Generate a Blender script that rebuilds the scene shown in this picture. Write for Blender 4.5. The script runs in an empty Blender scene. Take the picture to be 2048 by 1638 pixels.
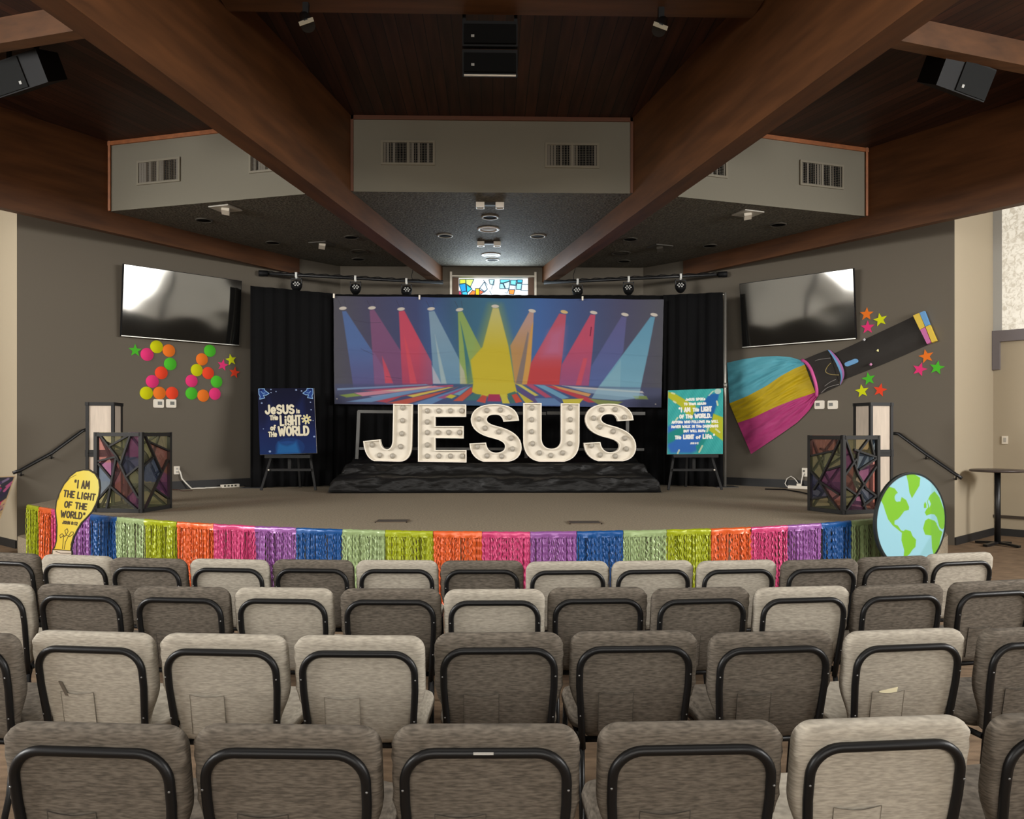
import bpy, bmesh, math, random
import numpy as np
from mathutils import Vector, Matrix, noise
SC = bpy.context.scene
COL = SC.collection
random.seed(7)
np.random.seed(7)

# ------------------------------------------------------------------ camera
FPX, HZ, CX, TH = 1600.0, 863.0, 1024.0, math.radians(1.4)   # focal length in px, horizon row, yaw
EYE = Vector((0, 0, 1.6))
cam_d = bpy.data.cameras.new('camera')
cam_d.sensor_width = 36.0
cam_d.lens = 36.0 * FPX / 2048
cam_d.shift_y = (HZ - 819.0) / 2048
cam_d.clip_start = 0.05
cam_d.clip_end = 200
cam = bpy.data.objects.new('camera', cam_d)
cam.location = EYE
cam.rotation_euler = (math.pi / 2, 0, -TH)
COL.objects.link(cam)
SC.camera = cam

# ------------------------------------------------------------------ world, exposure, lights
w = bpy.data.worlds.new('world'); SC.world = w; w.use_nodes = True
w.node_tree.nodes['Background'].inputs[0].default_value = (0.55, 0.65, 0.8, 1)
w.node_tree.nodes['Background'].inputs[1].default_value = 0.15
SC.view_settings.view_transform = 'Standard'
SC.view_settings.look = 'None'
SC.view_settings.gamma = 1.0
SC.view_settings.exposure = 0.68
SC.view_settings.use_curve_mapping = False
SC.cycles.max_bounces = 8
SC.cycles.diffuse_bounces = 3
SC.cycles.glossy_bounces = 3
SC.cycles.transparent_max_bounces = 12
SC.cycles.use_denoising = True
SC.cycles.sample_clamp_indirect = 6.0

def area(name, loc, aim, sx, sy, power, color):
    d = bpy.data.lights.new(name, 'AREA'); d.shape = 'RECTANGLE'; d.size = sx; d.size_y = sy
    d.energy = power; d.color = color
    o = bpy.data.objects.new(name, d); COL.objects.link(o); o.location = loc
    o.rotation_euler = (Vector(aim) - Vector(loc)).to_track_quat('-Z', 'Y').to_euler()
    return o
# daylight through the high rear windows, and through the side windows beside the stage
area('rear_window_light', (0, -6.6, 3.6), (0, 11.0, 2.0), 13.0, 2.0, 340, (1.0, 0.97, 0.93))
area('house_light', (0, 2.6, 5.3), (0, 2.7, 0.0), 6.0, 3.0, 60, (1.0, 0.95, 0.86))
area('window_light_right', (10.7, 3.4, 4.05), (0.0, 4.6, 3.0), 9.4, 2.0, 1280, (1.0, 0.985, 0.96))
area('window_light_left', (-10.7, 3.4, 4.05), (0.0, 4.6, 3.0), 9.4, 2.0, 1280, (1.0, 0.985, 0.96))

# ------------------------------------------------------------------ pixel <-> place helpers (photo frame 2048 x 1638)
FW = Vector((math.sin(TH), math.cos(TH), 0)); RT = Vector((math.cos(TH), -math.sin(TH), 0))
def ray(u, v): return FW + RT * ((u - CX) / FPX) + Vector((0, 0, (HZ - v) / FPX))
def at(u, v, d): return EYE + ray(u, v) * d
def on_z(u, v, z): return at(u, v, (z - 1.6) * FPX / (HZ - v))
def on_y(u, v, y):
    r = ray(u, v); return EYE + r * (y / r.y)
def on_plane(u, v, p, n):
    r = ray(u, v); return EYE + r * ((Vector(p) - EYE).dot(n) / r.dot(n))
ZS = 0.69                                   # stage height
ZC, ZB, ZSF = 5.60, 4.36, 4.64              # ceiling, beam underside, soffit underside
S2 = math.sqrt(0.5)
WLP, WLN = Vector((-6.5, 11.1, 0)), Vector((S2, -S2, 0))      # left stage wall
WRP, WRN = Vector((6.5, 11.1, 0)), Vector((-S2, -S2, 0))      # right stage wall
YB = 14.8                                   # back wall
def on_left(u, v, off=0.0): return on_plane(u, v, WLP + WLN * off, WLN)
def on_right(u, v, off=0.0): return on_plane(u, v, WRP + WRN * off, WRN)
# bowed front edge of the stage: a smooth line through plan points, measured along its length
_F = [(-5.75, 10.08), (-5.05, 9.42), (-4.33, 8.84), (-3.55, 8.35), (-2.6, 7.88), (-1.39, 7.47), (0.3, 7.24), (2.0, 7.43), (3.1, 7.79), (4.0, 8.3), (4.8, 8.95), (5.45, 9.6)]
FRONT = []
for k in range(len(_F) - 1):
    p0, p1, p2, p3 = [Vector(_F[max(0, min(len(_F) - 1, k + q))]) for q in (-1, 0, 1, 2)]
    for q in range(16):
        t = q / 16; FRONT.append(0.5 * ((2 * p1) + (p2 - p0) * t + (2 * p0 - 5 * p1 + 4 * p2 - p3) * t * t + (3 * p1 - p0 - 3 * p2 + p3) * t ** 3))
FRONT.append(Vector(_F[-1]))
FLEN = [0.0]
for p, q in zip(FRONT, FRONT[1:]): FLEN.append(FLEN[-1] + (q - p).length)
def front_pt(s, off, z):
    s = max(0.0, min(FLEN[-1] - 1e-6, s)); i = int(np.searchsorted(FLEN, s, side='right')) - 1; i = max(0, min(len(FRONT) - 2, i))
    p, q = FRONT[i], FRONT[i + 1]; f = (s - FLEN[i]) / max(1e-9, FLEN[i + 1] - FLEN[i]); d = (q - p).normalized(); r = p.lerp(q, f) + Vector((d.y, -d.x)) * off
    return Vector((r.x, r.y, z))
def on_front(u):
    """length along the stage edge met by the picture column u"""
    r = ray(u, HZ); best = None
    for i in range(len(FRONT)):
        e = abs(FRONT[i].x / FRONT[i].y - r.x / r.y)
        if best is None or e < best[0]: best = (e, i)
    i = best[1]
    lo, hi = max(0, i - 1), min(len(FRONT) - 1, i + 1)
    g = lambda s: (lambda p: p.x / p.y - r.x / r.y)(front_pt(s, 0, 0))
    a, b = FLEN[lo], FLEN[hi]
    for _ in range(40):
        m = (a + b) / 2
        if g(m) < 0: a = m
        else: b = m
    return (a + b) / 2

# ------------------------------------------------------------------ colour and materials
def lin(c):
    c = [x / 255.0 for x in c[:3]]
    return tuple(x / 12.92 if x <= 0.04045 else ((x + 0.055) / 1.055) ** 2.4 for x in c)
MATS = {}
def mat(name, rgb, rough=0.6, metal=0.0, spec=0.5, bump=None, var=None, emit=None, scale=(1, 1, 1), coat=0.0):
    """bump = (noise scale, strength, distance); var = (noise scale, amount, detail) lightens and darkens the base"""
    if name in MATS: return MATS[name]
    m = bpy.data.materials.new(name); m.use_nodes = True; nt = m.node_tree; N = nt.nodes; L = nt.links
    b = N['Principled BSDF']; c = lin(rgb)
    b.inputs['Base Color'].default_value = (*c, 1); b.inputs['Roughness'].default_value = rough
    b.inputs['Metallic'].default_value = metal; b.inputs['Specular IOR Level'].default_value = spec
    b.inputs['Coat Weight'].default_value = coat
    if bump or var:
        tc = N.new('ShaderNodeTexCoord'); mp = N.new('ShaderNodeMapping'); mp.inputs['Scale'].default_value = scale
        L.new(tc.outputs['Object'], mp.inputs[0])
    if var:
        n = N.new('ShaderNodeTexNoise'); n.inputs['Scale'].default_value = var[0]
        n.inputs['Detail'].default_value = var[2] if len(var) > 2 else 3
        L.new(mp.outputs[0], n.inputs['Vector'])
        r = N.new('ShaderNodeMapRange'); r.inputs[1].default_value = 0.3; r.inputs[2].default_value = 0.7
        r.inputs[3].default_value = 1 - var[1]; r.inputs[4].default_value = 1 + var[1]
        L.new(n.outputs[0], r.inputs[0])
        x = N.new('ShaderNodeVectorMath'); x.operation = 'SCALE'; x.inputs[0].default_value = c
        L.new(r.outputs[0], x.inputs['Scale']); L.new(x.outputs[0], b.inputs['Base Color'])
    if bump:
        n = N.new('ShaderNodeTexNoise'); n.inputs['Scale'].default_value = bump[0]; n.inputs['Detail'].default_value = 3
        L.new(mp.outputs[0], n.inputs['Vector'])
        bp = N.new('ShaderNodeBump'); bp.inputs['Strength'].default_value = bump[1]; bp.inputs['Distance'].default_value = bump[2]
        L.new(n.outputs[0], bp.inputs['Height']); L.new(bp.outputs[0], b.inputs['Normal'])
    if emit:
        b.inputs['Emission Color'].default_value = (*c, 1); b.inputs['Emission Strength'].default_value = emit
    MATS[name] = m
    return m
def art_mat(name, rough=0.5, emit=0.0, bump=None, spec=0.4):
    """colour comes from the printed artwork stored on the mesh"""
    if name in MATS: return MATS[name]
    m = mat(name, (128, 128, 128), rough, spec=spec, bump=bump)
    nt = m.node_tree; b = nt.nodes['Principled BSDF']
    a = nt.nodes.new('ShaderNodeAttribute'); a.attribute_name = 'Col'
    nt.links.new(a.outputs['Color'], b.inputs['Base Color'])
    if emit:
        nt.links.new(a.outputs['Color'], b.inputs['Emission Color']); b.inputs['Emission Strength'].default_value = emit
    return m
def plank_mat(name, rgb, pitch=0.135):
    m = mat(name, rgb, 0.55, var=(1.6, 0.45, 4), scale=(9, 0.6, 1), spec=0.3)
    nt = m.node_tree; N = nt.nodes; L = nt.links; b = N['Principled BSDF']
    src = b.inputs['Base Color'].links[0].from_socket
    tc = N.new('ShaderNodeTexCoord'); sp = N.new('ShaderNodeSeparateXYZ'); L.new(tc.outputs['Object'], sp.inputs[0])
    d = N.new('ShaderNodeMath'); d.operation = 'DIVIDE'; d.inputs[1].default_value = pitch; L.new(sp.outputs[0], d.inputs[0])
    f = N.new('ShaderNodeMath'); f.operation = 'FRACT'; L.new(d.outputs[0], f.inputs[0])
    g = N.new('ShaderNodeMath'); g.operation = 'GREATER_THAN'; g.inputs[1].default_value = 0.07; L.new(f.outputs[0], g.inputs[0])
    fl = N.new('ShaderNodeMath'); fl.operation = 'FLOOR'; L.new(d.outputs[0], fl.inputs[0])
    wn = N.new('ShaderNodeTexWhiteNoise'); wn.noise_dimensions = '1D'; L.new(fl.outputs[0], wn.inputs['W'])
    mr = N.new('ShaderNodeMapRange'); mr.inputs[3].default_value = 0.6; mr.inputs[4].default_value = 1.3; L.new(wn.outputs[0], mr.inputs[0])
    mu = N.new('ShaderNodeMath'); mu.operation = 'MULTIPLY'; L.new(g.outputs[0], mu.inputs[0]); L.new(mr.outputs[0], mu.inputs[1])
    x = N.new('ShaderNodeVectorMath'); x.operation = 'SCALE'; L.new(src, x.inputs[0]); L.new(mu.outputs[0], x.inputs['Scale'])
    L.new(x.outputs[0], b.inputs['Base Color'])
    return m
def fabric_mat(name, rgb, dark):
    """woven upholstery: short horizontal flecks"""
    m = mat(name, rgb, 0.9, var=(1.0, 0.36 if dark else 0.2, 1.5), scale=(34, 34, 190), bump=(1.2, 0.6, 0.002), spec=0.15)
    nt = m.node_tree; N = nt.nodes; L = nt.links
    oi = N.new('ShaderNodeObjectInfo'); mp = [n for n in N if n.type == 'MAPPING'][0]
    sc = N.new('ShaderNodeVectorMath'); sc.operation = 'SCALE'; sc.inputs[0].default_value = (37, 11, 53)
    L.new(oi.outputs['Random'], sc.inputs['Scale']); L.new(sc.outputs[0], mp.inputs['Location'])
    return m
def film_mat(name):
    """coloured cellophane: tinted see-through with a glossy skin"""
    m = bpy.data.materials.new(name); m.use_nodes = True; nt = m.node_tree; N = nt.nodes; L = nt.links
    N.remove(N['Principled BSDF']); out = N['Material Output']
    a = N.new('ShaderNodeAttribute'); a.attribute_name = 'Col'
    t = N.new('ShaderNodeBsdfTransparent'); L.new(a.outputs['Color'], t.inputs[0])
    g = N.new('ShaderNodeBsdfGlossy'); g.inputs['Roughness'].default_value = 0.12
    df = N.new('ShaderNodeBsdfDiffuse'); L.new(a.outputs['Color'], df.inputs[0])
    tc = N.new('ShaderNodeTexCoord'); mp = N.new('ShaderNodeMapping'); mp.inputs['Scale'].default_value = (6, 6, 2.5); mp.inputs['Rotation'].default_value = (0.4, 0.5, 0.2)
    n = N.new('ShaderNodeTexNoise'); n.inputs['Scale'].default_value = 2.2; L.new(tc.outputs['Object'], mp.inputs[0]); L.new(mp.outputs[0], n.inputs['Vector'])
    bp = N.new('ShaderNodeBump'); bp.inputs['Strength'].default_value = 0.5; bp.inputs['Distance'].default_value = 0.03
    L.new(n.outputs[0], bp.inputs['Height']); L.new(bp.outputs[0], g.inputs['Normal'])
    m1 = N.new('ShaderNodeMixShader'); m1.inputs[0].default_value = 0.04; L.new(t.outputs[0], m1.inputs[1]); L.new(df.outputs[0], m1.inputs[2])
    m2 = N.new('ShaderNodeMixShader'); m2.inputs[0].default_value = 0.06; L.new(m1.outputs[0], m2.inputs[1]); L.new(g.outputs[0], m2.inputs[2])
    L.new(m2.outputs[0], out.inputs[0])
    return m

# ------------------------------------------------------------------ mesh builder
class MB:
    def __init__(s): s.v = []; s.f = []; s.m = []; s.sm = []; s.cur = 0
    def add(s, vs, fs, smooth=False):
        o = len(s.v); s.v += [tuple(p) for p in vs]
        for f in fs: s.f.append([i + o for i in f]); s.m.append(s.cur); s.sm.append(smooth)
        return s
    def box(s, c, size, R=None):
        hx, hy, hz = size[0] / 2, size[1] / 2, size[2] / 2
        vs = [Vector((x, y, z)) for x in (-hx, hx) for y in (-hy, hy) for z in (-hz, hz)]
        if R is not None: vs = [R @ p for p in vs]
        c = Vector(c)
        return s.add([p + c for p in vs], [(0, 1, 3, 2), (4, 6, 7, 5), (0, 4, 5, 1), (2, 3, 7, 6), (0, 2, 6, 4), (1, 5, 7, 3)])
    def bar(s, a, b, w, h, up=(0, 0, 1)):
        a = Vector(a); b = Vector(b); d = (b - a); L = d.length; d.normalize(); up = Vector(up)
        x = d.cross(up)
        if x.length < 1e-4: x = d.cross(Vector((1, 0, 0)))
        x.normalize(); z = x.cross(d)
        vs = [p + x * (i * w / 2) + z * (j * h / 2) for p in (a, b) for i, j in ((-1, -1), (1, -1), (1, 1), (-1, 1))]
        return s.add(vs, [(3, 2, 1, 0), (4, 5, 6, 7), (0, 1, 5, 4), (1, 2, 6, 5), (2, 3, 7, 6), (3, 0, 4, 7)])
    def tube(s, pts, r, n=8, cap=True):
        pts = [Vector(p) for p in pts]; rings = []; prev = None; vs = []
        for i, p in enumerate(pts):
            d = (pts[min(i + 1, len(pts) - 1)] - pts[max(i - 1, 0)]).normalized()
            if prev is None:
                x = d.cross(Vector((0, 0, 1)))
                if x.length < 1e-3: x = d.cross(Vector((1, 0, 0)))
            else: x = prev - d * prev.dot(d)
            x.normalize(); prev = x; y = d.cross(x)
            rr = r[i] if hasattr(r, '__len__') else r
            vs += [p + x * (rr * math.cos(2 * math.pi * k / n)) + y * (rr * math.sin(2 * math.pi * k / n)) for k in range(n)]
        fs = [(i * n + k, i * n + (k + 1) % n, (i + 1) * n + (k + 1) % n, (i + 1) * n + k) for i in range(len(pts) - 1) for k in range(n)]
        s.add(vs, fs, True)
        if cap:
            o = len(s.v) - len(vs)
            s.f += [[o + k for k in range(n)][::-1], [o + (len(pts) - 1) * n + k for k in range(n)]]; s.m += [s.cur] * 2; s.sm += [False] * 2
        return s
    def lathe(s, prof, c=(0, 0, 0), n=24, R=None):
        c = Vector(c); vs = []
        for r, z in prof:
            for k in range(n):
                p = Vector((r * math.cos(2 * math.pi * k / n), r * math.sin(2 * math.pi * k / n), z))
                vs.append((R @ p if R is not None else p) + c)
        fs = [(i * n + k, i * n + (k + 1) % n, (i + 1) * n + (k + 1) % n, (i + 1) * n + k) for i in range(len(prof) - 1) for k in range(n)]
        s.add(vs, fs, True)
        o = len(s.v) - len(vs)
        for i, rev in ((0, True), (len(prof) - 1, False)):
            if prof[i][0] > 1e-5:
                q = [o + i * n + k for k in range(n)]; s.f.append(q[::-1] if rev else q); s.m.append(s.cur); s.sm.append(False)
        return s
    def prism(s, poly, off):
        """poly: 3D outline, off: extrusion vector (caps on both ends)"""
        poly = [Vector(p) for p in poly]; n = len(poly); off = Vector(off)
        return s.add(poly + [p + off for p in poly], [list(range(n)), [n + i for i in range(n)][::-1]] + [[(i + 1) % n, i, n + i, n + (i + 1) % n] for i in range(n)])
    def grid(s, P, smooth=True):
        """P[i][j] points"""
        h, w_ = len(P), len(P[0])
        return s.add([p for r in P for p in r], [(i * w_ + j, i * w_ + j + 1, (i + 1) * w_ + j + 1, (i + 1) * w_ + j) for i in range(h - 1) for j in range(w_ - 1)], smooth)

ROOTM = {}
def world_m(o):
    return ROOTM.get(o.name, Matrix.Identity(4)) if o is not None else Matrix.Identity(4)
def obj(name, mb, mats, parent=None, world=False, flip=False):
    """link a builder as ONE mesh object; world=True: its points are world points"""
    me = bpy.data.meshes.new(name)
    vs = mb.v
    if world and parent is not None:
        inv = world_m(parent).inverted(); vs = [tuple(inv @ Vector(p)) for p in vs]
    me.from_pydata(vs, [], mb.f)
    for m in (mats if isinstance(mats, (list, tuple)) else [mats]): me.materials.append(m)
    me.polygons.foreach_set('material_index', mb.m); me.polygons.foreach_set('use_smooth', mb.sm)
    bm = bmesh.new(); bm.from_mesh(me); bmesh.ops.recalc_face_normals(bm, faces=bm.faces)
    bm.to_mesh(me); bm.free(); me.update()
    o = bpy.data.objects.new(name, me); COL.objects.link(o)
    if parent is not None:
        o.parent = parent; ROOTM[o.name] = world_m(parent)
    return o
def thing(name, label, cat, loc=(0, 0, 0), rz=0.0, group=None):
    o = bpy.data.objects.new(name, None); COL.objects.link(o); o.empty_display_size = 0.1
    o.location = loc; o.rotation_euler = (0, 0, rz); o['label'] = label; o['category'] = cat
    if group: o['group'] = group
    ROOTM[o.name] = Matrix.Translation(Vector(loc)) @ Matrix.Rotation(rz, 4, 'Z')
    return o
def tag(o, label, cat, group=None):
    o['label'] = label; o['category'] = cat
    if group: o['group'] = group
    return o
def struct(name, mb, mats, label=None, cat=None):
    o = obj(name, mb, mats); o['kind'] = 'structure'
    if label: o['label'] = label; o['category'] = cat
    return o
def copy_tree(o, parent=None):
    c = o.copy(); COL.objects.link(c)
    if parent is not None: c.parent = parent
    for ch in list(o.children): copy_tree(ch, c)
    return c

# ------------------------------------------------------------------ flat artwork: a small painter
class Canvas:
    def __init__(s, x0, y0, x1, y1, res, bg):
        s.x0, s.y0, s.x1, s.y1 = x0, y0, x1, y1
        s.w = max(2, int(round((x1 - x0) * res)) + 1); s.h = max(2, int(round((y1 - y0) * res)) + 1)
        s.X, s.Y = np.meshgrid(np.linspace(x0, x1, s.w), np.linspace(y0, y1, s.h)); s.px = 1.0 / res
        s.a = np.empty((s.h, s.w, 3)); s.a[:] = np.array(bg, float)
    def _mix(s, mask, col, alpha):
        m = (np.clip(mask, 0, 1) * alpha)[..., None]; c = np.array(col, float)
        s.a = s.a * (1 - m) + c * m
    def sd_poly(s, pts):
        d = np.full(s.X.shape, 1e9); ins = np.zeros(s.X.shape, bool); n = len(pts)
        for i in range(n):
            (ax, ay), (bx, by) = pts[i], pts[(i + 1) % n]
            d = np.minimum(d, s._seg(ax, ay, bx, by))
            c = (ay > s.Y) != (by > s.Y)
            if by != ay: ins ^= c & (s.X < (bx - ax) * (s.Y - ay) / (by - ay) + ax)
        return np.where(ins, d, -d)
    def _seg(s, ax, ay, bx, by):
        px, py = s.X - ax, s.Y - ay; dx, dy = bx - ax, by - ay; L = dx * dx + dy * dy + 1e-12
        t = np.clip((px * dx + py * dy) / L, 0, 1)
        return np.hypot(px - t * dx, py - t * dy)
    def poly(s, pts, col, alpha=1.0, soft=0.0, grad=None):
        """grad = (colour2, vertical y0, y1): blend towards colour2 going down"""
        m = np.clip(s.sd_poly(pts) / (s.px * 0.6 + soft) * 0.5 + 0.5, 0, 1)
        if grad:
            t = np.clip((s.Y - grad[1]) / (grad[2] - grad[1]), 0, 1)[..., None]
            col = np.array(col, float) * (1 - t) + np.array(grad[0], float) * t
        s._mix(m, col, alpha)
    def ell(s, cx, cy, rx, ry, col, alpha=1.0, rot=0.0):
        c, q = math.cos(rot), math.sin(rot); x = (s.X - cx) * c + (s.Y - cy) * q; y = -(s.X - cx) * q + (s.Y - cy) * c
        d = (1 - np.hypot(x / rx, y / ry)) * min(rx, ry)
        s._mix(np.clip(d / (s.px * 0.6) * 0.5 + 0.5, 0, 1), col, alpha)
    def stroke(s, pts, wd, col, alpha=1.0):
        d = np.full(s.X.shape, 1e9)
        for i in range(len(pts) - 1): d = np.minimum(d, s._seg(*pts[i], *pts[i + 1]))
        s._mix(np.clip((wd / 2 - d) / (s.px * 0.6) * 0.5 + 0.5, 0, 1), col, alpha)
    def text(s, t, x0, y0, x1, y1, wd, col, skew=0.0, gap=0.28, rot=0.0):
        """hand lettering in a box; skew leans it, rot turns the line about its start"""
        ws = [GLYPHW.get(c, 0.62) for c in t]; tot = sum(ws) + gap * (len(t) - 1)
        k = (x1 - x0) / tot; H = y1 - y0; x = x0; cr, sr = math.cos(rot), math.sin(rot)
        for c, gw in zip(t, ws):
            for line in GLYPH.get(c, []):
                q = []
                for gx, gy in line:
                    X_ = x + gx * gw * k + skew * (1 - gy) * H; Y_ = y0 + gy * H
                    dx, dy = X_ - x0, Y_ - y1
                    q.append((x0 + dx * cr - dy * sr, y1 + dx * sr + dy * cr))
                s.stroke(q, wd, col)
            x += (gw + gap) * k
    def srgb_lin(s, gain=1.0):
        a = np.clip(s.a / 255.0, 0, 1); a = np.where(a <= 0.04045, a / 12.92, ((a + 0.055) / 1.055) ** 2.4)
        return np.clip(a * gain, 0, 1)
def art(name, cv, place, material, parent=None, world=True, keep=None, gain=1.0, relief=None):
    """mesh carrying a Canvas; place(x arrays, y arrays) -> (x, y, z) arrays; keep = bool mask of the cells to keep"""
    P = np.stack(place(cv.X, cv.Y), -1).reshape(-1, 3)
    if relief is not None: P = P + relief(cv.X, cv.Y).reshape(-1, 3)
    if world and parent is not None:
        M = np.array(world_m(parent).inverted()); P = P @ M[:3, :3].T + M[:3, 3]
    I = np.arange(cv.h * cv.w).reshape(cv.h, cv.w)
    q = np.stack([I[:-1, :-1], I[1:, :-1], I[1:, 1:], I[:-1, 1:]], -1).reshape(-1, 4)
    if keep is not None: q = q[keep[:-1, :-1].reshape(-1)]
    used = np.unique(q); re = np.full(cv.h * cv.w, -1); re[used] = np.arange(len(used)); q = re[q]; P = P[used]
    me = bpy.data.meshes.new(name)
    me.vertices.add(len(P)); me.vertices.foreach_set('co', P.astype(np.float32).ravel())
    me.loops.add(len(q) * 4); me.loops.foreach_set('vertex_index', q.astype(np.int32).ravel())
    me.polygons.add(len(q)); me.polygons.foreach_set('loop_start', np.arange(0, len(q) * 4, 4, dtype=np.int32))
    me.polygons.foreach_set('use_smooth', np.ones(len(q), bool))
    me.update(calc_edges=True)
    ca = me.color_attributes.new('Col', 'FLOAT_COLOR', 'POINT')
    c = cv.srgb_lin(gain).reshape(-1, 3)[used]
    ca.data.foreach_set('color', np.concatenate([c, np.ones((len(c), 1))], 1).astype(np.float32).ravel())
    me.materials.append(material)
    o = bpy.data.objects.new(name, me); COL.objects.link(o)
    if parent is not None: o.parent = parent; ROOTM[o.name] = world_m(parent)
    return o
def quad_place(px, pts):
    """map picture points to world by the four corners: px = (x0, y0, x1, y1), pts = TL, TR, BR, BL"""
    TL, TR, BR, BL = [np.array(p) for p in pts]
    def f(X, Y):
        s = ((X - px[0]) / (px[2] - px[0]))[..., None]; t = ((Y - px[1]) / (px[3] - px[1]))[..., None]
        P = (TL * (1 - s) + TR * s) * (1 - t) + (BL * (1 - s) + BR * s) * t
        return P[..., 0], P[..., 1], P[..., 2]
    return f
# stroke alphabet: unit box, y downwards
def _arc(cx, cy, rx, ry, a0, a1, n=9):
    return [(cx + rx * math.cos(math.radians(a0 + (a1 - a0) * i / n)), cy + ry * math.sin(math.radians(a0 + (a1 - a0) * i / n))) for i in range(n + 1)]
GLYPH = {
 'A': [[(0, 1), (.5, 0), (1, 1)], [(.2, .66), (.8, .66)]],
 'B': [[(0, 0), (0, 1)], [(0, 0)] + _arc(.55, .24, .38, .24, -90, 90) + [(0, .48)], [(.5, .48)] + _arc(.6, .74, .4, .26, -90, 90) + [(0, 1)]],
 'D': [[(0, 0), (0, 1)], [(0, 0), (.35, 0)] + _arc(.4, .5, .6, .5, -90, 90) + [(0, 1)]],
 'E': [[(1, 0), (0, 0), (0, 1), (1, 1)], [(0, .5), (.8, .5)]],
 'F': [[(1, 0), (0, 0), (0, 1)], [(0, .5), (.8, .5)]],
 'G': [_arc(.5, .5, .5, .5, -45, -330, 14) + [(1, .6), (.55, .6)]],
 'H': [[(0, 0), (0, 1)], [(1, 0), (1, 1)], [(0, .52), (1, .52)]],
 'I': [[(.5, 0), (.5, 1)]],
 'J': [[(.9, 0), (.9, .65)] + _arc(.45, .68, .45, .32, 0, 170)],
 'K': [[(0, 0), (0, 1)], [(1, 0), (0, .55), (1, 1)]],
 'L': [[(0, 0), (0, 1), (1, 1)]],
 'M': [[(0, 1), (.1, 0), (.5, .7), (.9, 0), (1, 1)]],
 'N': [[(0, 1), (0, 0), (1, 1), (1, 0)]],
 'O': [_arc(.5, .5, .5, .5, 0, 360, 18)],
 'P': [[(0, 1), (0, 0)] + _arc(.5, .27, .5, .27, -90, 90) + [(0, .54)]],
 'R': [[(0, 1), (0, 0)] + _arc(.5, .26, .5, .26, -90, 90) + [(0, .52)], [(.4, .52), (1, 1)]],
 'S': [_arc(.5, .26, .46, .26, -30, -270, 10) + _arc(.5, .75, .48, .25, -90, 150, 10)],
 'T': [[(0, 0), (1, 0)], [(.5, 0), (.5, 1)]],
 'U': [[(0, 0), (0, .6)] + _arc(.5, .6, .5, .4, 180, 0) + [(1, 0)]],
 'V': [[(0, 0), (.5, 1), (1, 0)]],
 'W': [[(0, 0), (.25, 1), (.5, .25), (.75, 1), (1, 0)]],
 'Y': [[(0, 0), (.5, .5), (1, 0)], [(.5, .5), (.5, 1)]],
 'e': [[(.05, .66), (.95, .62)] + _arc(.5, .64, .47, .36, 0, -310, 14)],
 'i': [[(.5, .38), (.5, 1)], [(.5, .1), (.5, .12)]],
 'g': [_arc(.5, .32, .45, .32, 0, 360, 14), [(.95, .1), (.95, .8)] + _arc(.5, .8, .45, .22, 0, 160, 8)],
 'f': [_arc(.7, .25, .4, .25, -40, -180, 8) + [(.3, 1)], [(0, .5), (.8, .5)]],
 'o': [_arc(.5, .68, .5, .32, 0, 360, 14)],
 's': [_arc(.5, .53, .4, .16, -30, -270, 8) + _arc(.5, .84, .42, .16, -90, 150, 8)],
 'h': [[(0, 0), (0, 1)], [(0, .55), (1, .55)], [(1, 0), (1, 1)]],
 '8': [_arc(.5, .24, .4, .24, 0, 360, 12), _arc(.5, .74, .5, .26, 0, 360, 12)],
 '1': [[(.2, .15), (.6, 0), (.6, 1)]],
 '2': [_arc(.5, .3, .45, .3, -170, 30, 9) + [(0, 1), (1, 1)]],
 ':': [[(.5, .3), (.5, .32)], [(.5, .8), (.5, .82)]],
 '.': [[(.4, .98), (.5, .98)]], ',': [[(.5, .9), (.35, 1.12)]],
 '"': [[(.25, 0), (.2, .22)], [(.75, 0), (.7, .22)]], ' ': [],
}
GLYPHW = {'I': .3, 'i': .28, ':': .2, '.': .2, ',': .2, '"': .36, 'M': .85, 'W': .95, ' ': .22, 'L': .5, 'J': .55, '1': .4, 'f': .45, 'e': .55, 'F': .52, 'E': .52, 's': .5}
# ================================================================== THE ROOM
M_wall = mat('wall_grey_paint', (104, 97, 86), 0.85, bump=(90, 0.12, 0.002), spec=0.2)
M_cream = mat('wall_cream_paint', (172, 160, 138), 0.85, bump=(80, 0.1, 0.002), spec=0.2)
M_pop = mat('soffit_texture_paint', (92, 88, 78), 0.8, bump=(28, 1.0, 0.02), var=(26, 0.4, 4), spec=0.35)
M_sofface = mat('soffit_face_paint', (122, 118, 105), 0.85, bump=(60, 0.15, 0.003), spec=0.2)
M_beam = mat('beam_wood', (88, 54, 28), 0.55, var=(2.0, 0.3, 5), scale=(5, 0.6, 5), spec=0.35)
M_trim = mat('trim_wood', (150, 88, 44), 0.5, var=(3.0, 0.2, 4), scale=(4, 4, 4))
M_plank = plank_mat('ceiling_planks', (56, 31, 19))
M_stage = mat('stage_carpet', (146, 134, 115), 0.95, bump=(160, 0.6, 0.005), var=(55, 0.3, 4), spec=0.1)
M_carpet = mat('floor_carpet', (128, 108, 88), 0.95, bump=(200, 0.5, 0.004), var=(7, 0.3, 6), scale=(0.8, 3.0, 1), spec=0.1)
M_base = mat('baseboard_black', (34, 33, 33), 0.6)
M_black = mat('black_metal', (22, 22, 23), 0.4)
M_dark = mat('black_plastic', (15, 15, 16), 0.6, spec=0.2)
M_white = mat('white_plastic', (232, 224, 208), 0.5)
M_chrome = mat('chrome', (210, 210, 210), 0.2, metal=0.9)

def zprism(pts, z0, z1):
    return MB().prism([(p[0], p[1], z0) for p in pts], (0, 0, z1 - z0))
def struct_rot(name, mb, mats, rz):
    R = Matrix.Rotation(-rz, 4, 'Z'); mb.v = [tuple(R @ Vector(p)) for p in mb.v]
    o = struct(name, mb, mats); o.rotation_euler = (0, 0, rz); return o

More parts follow.
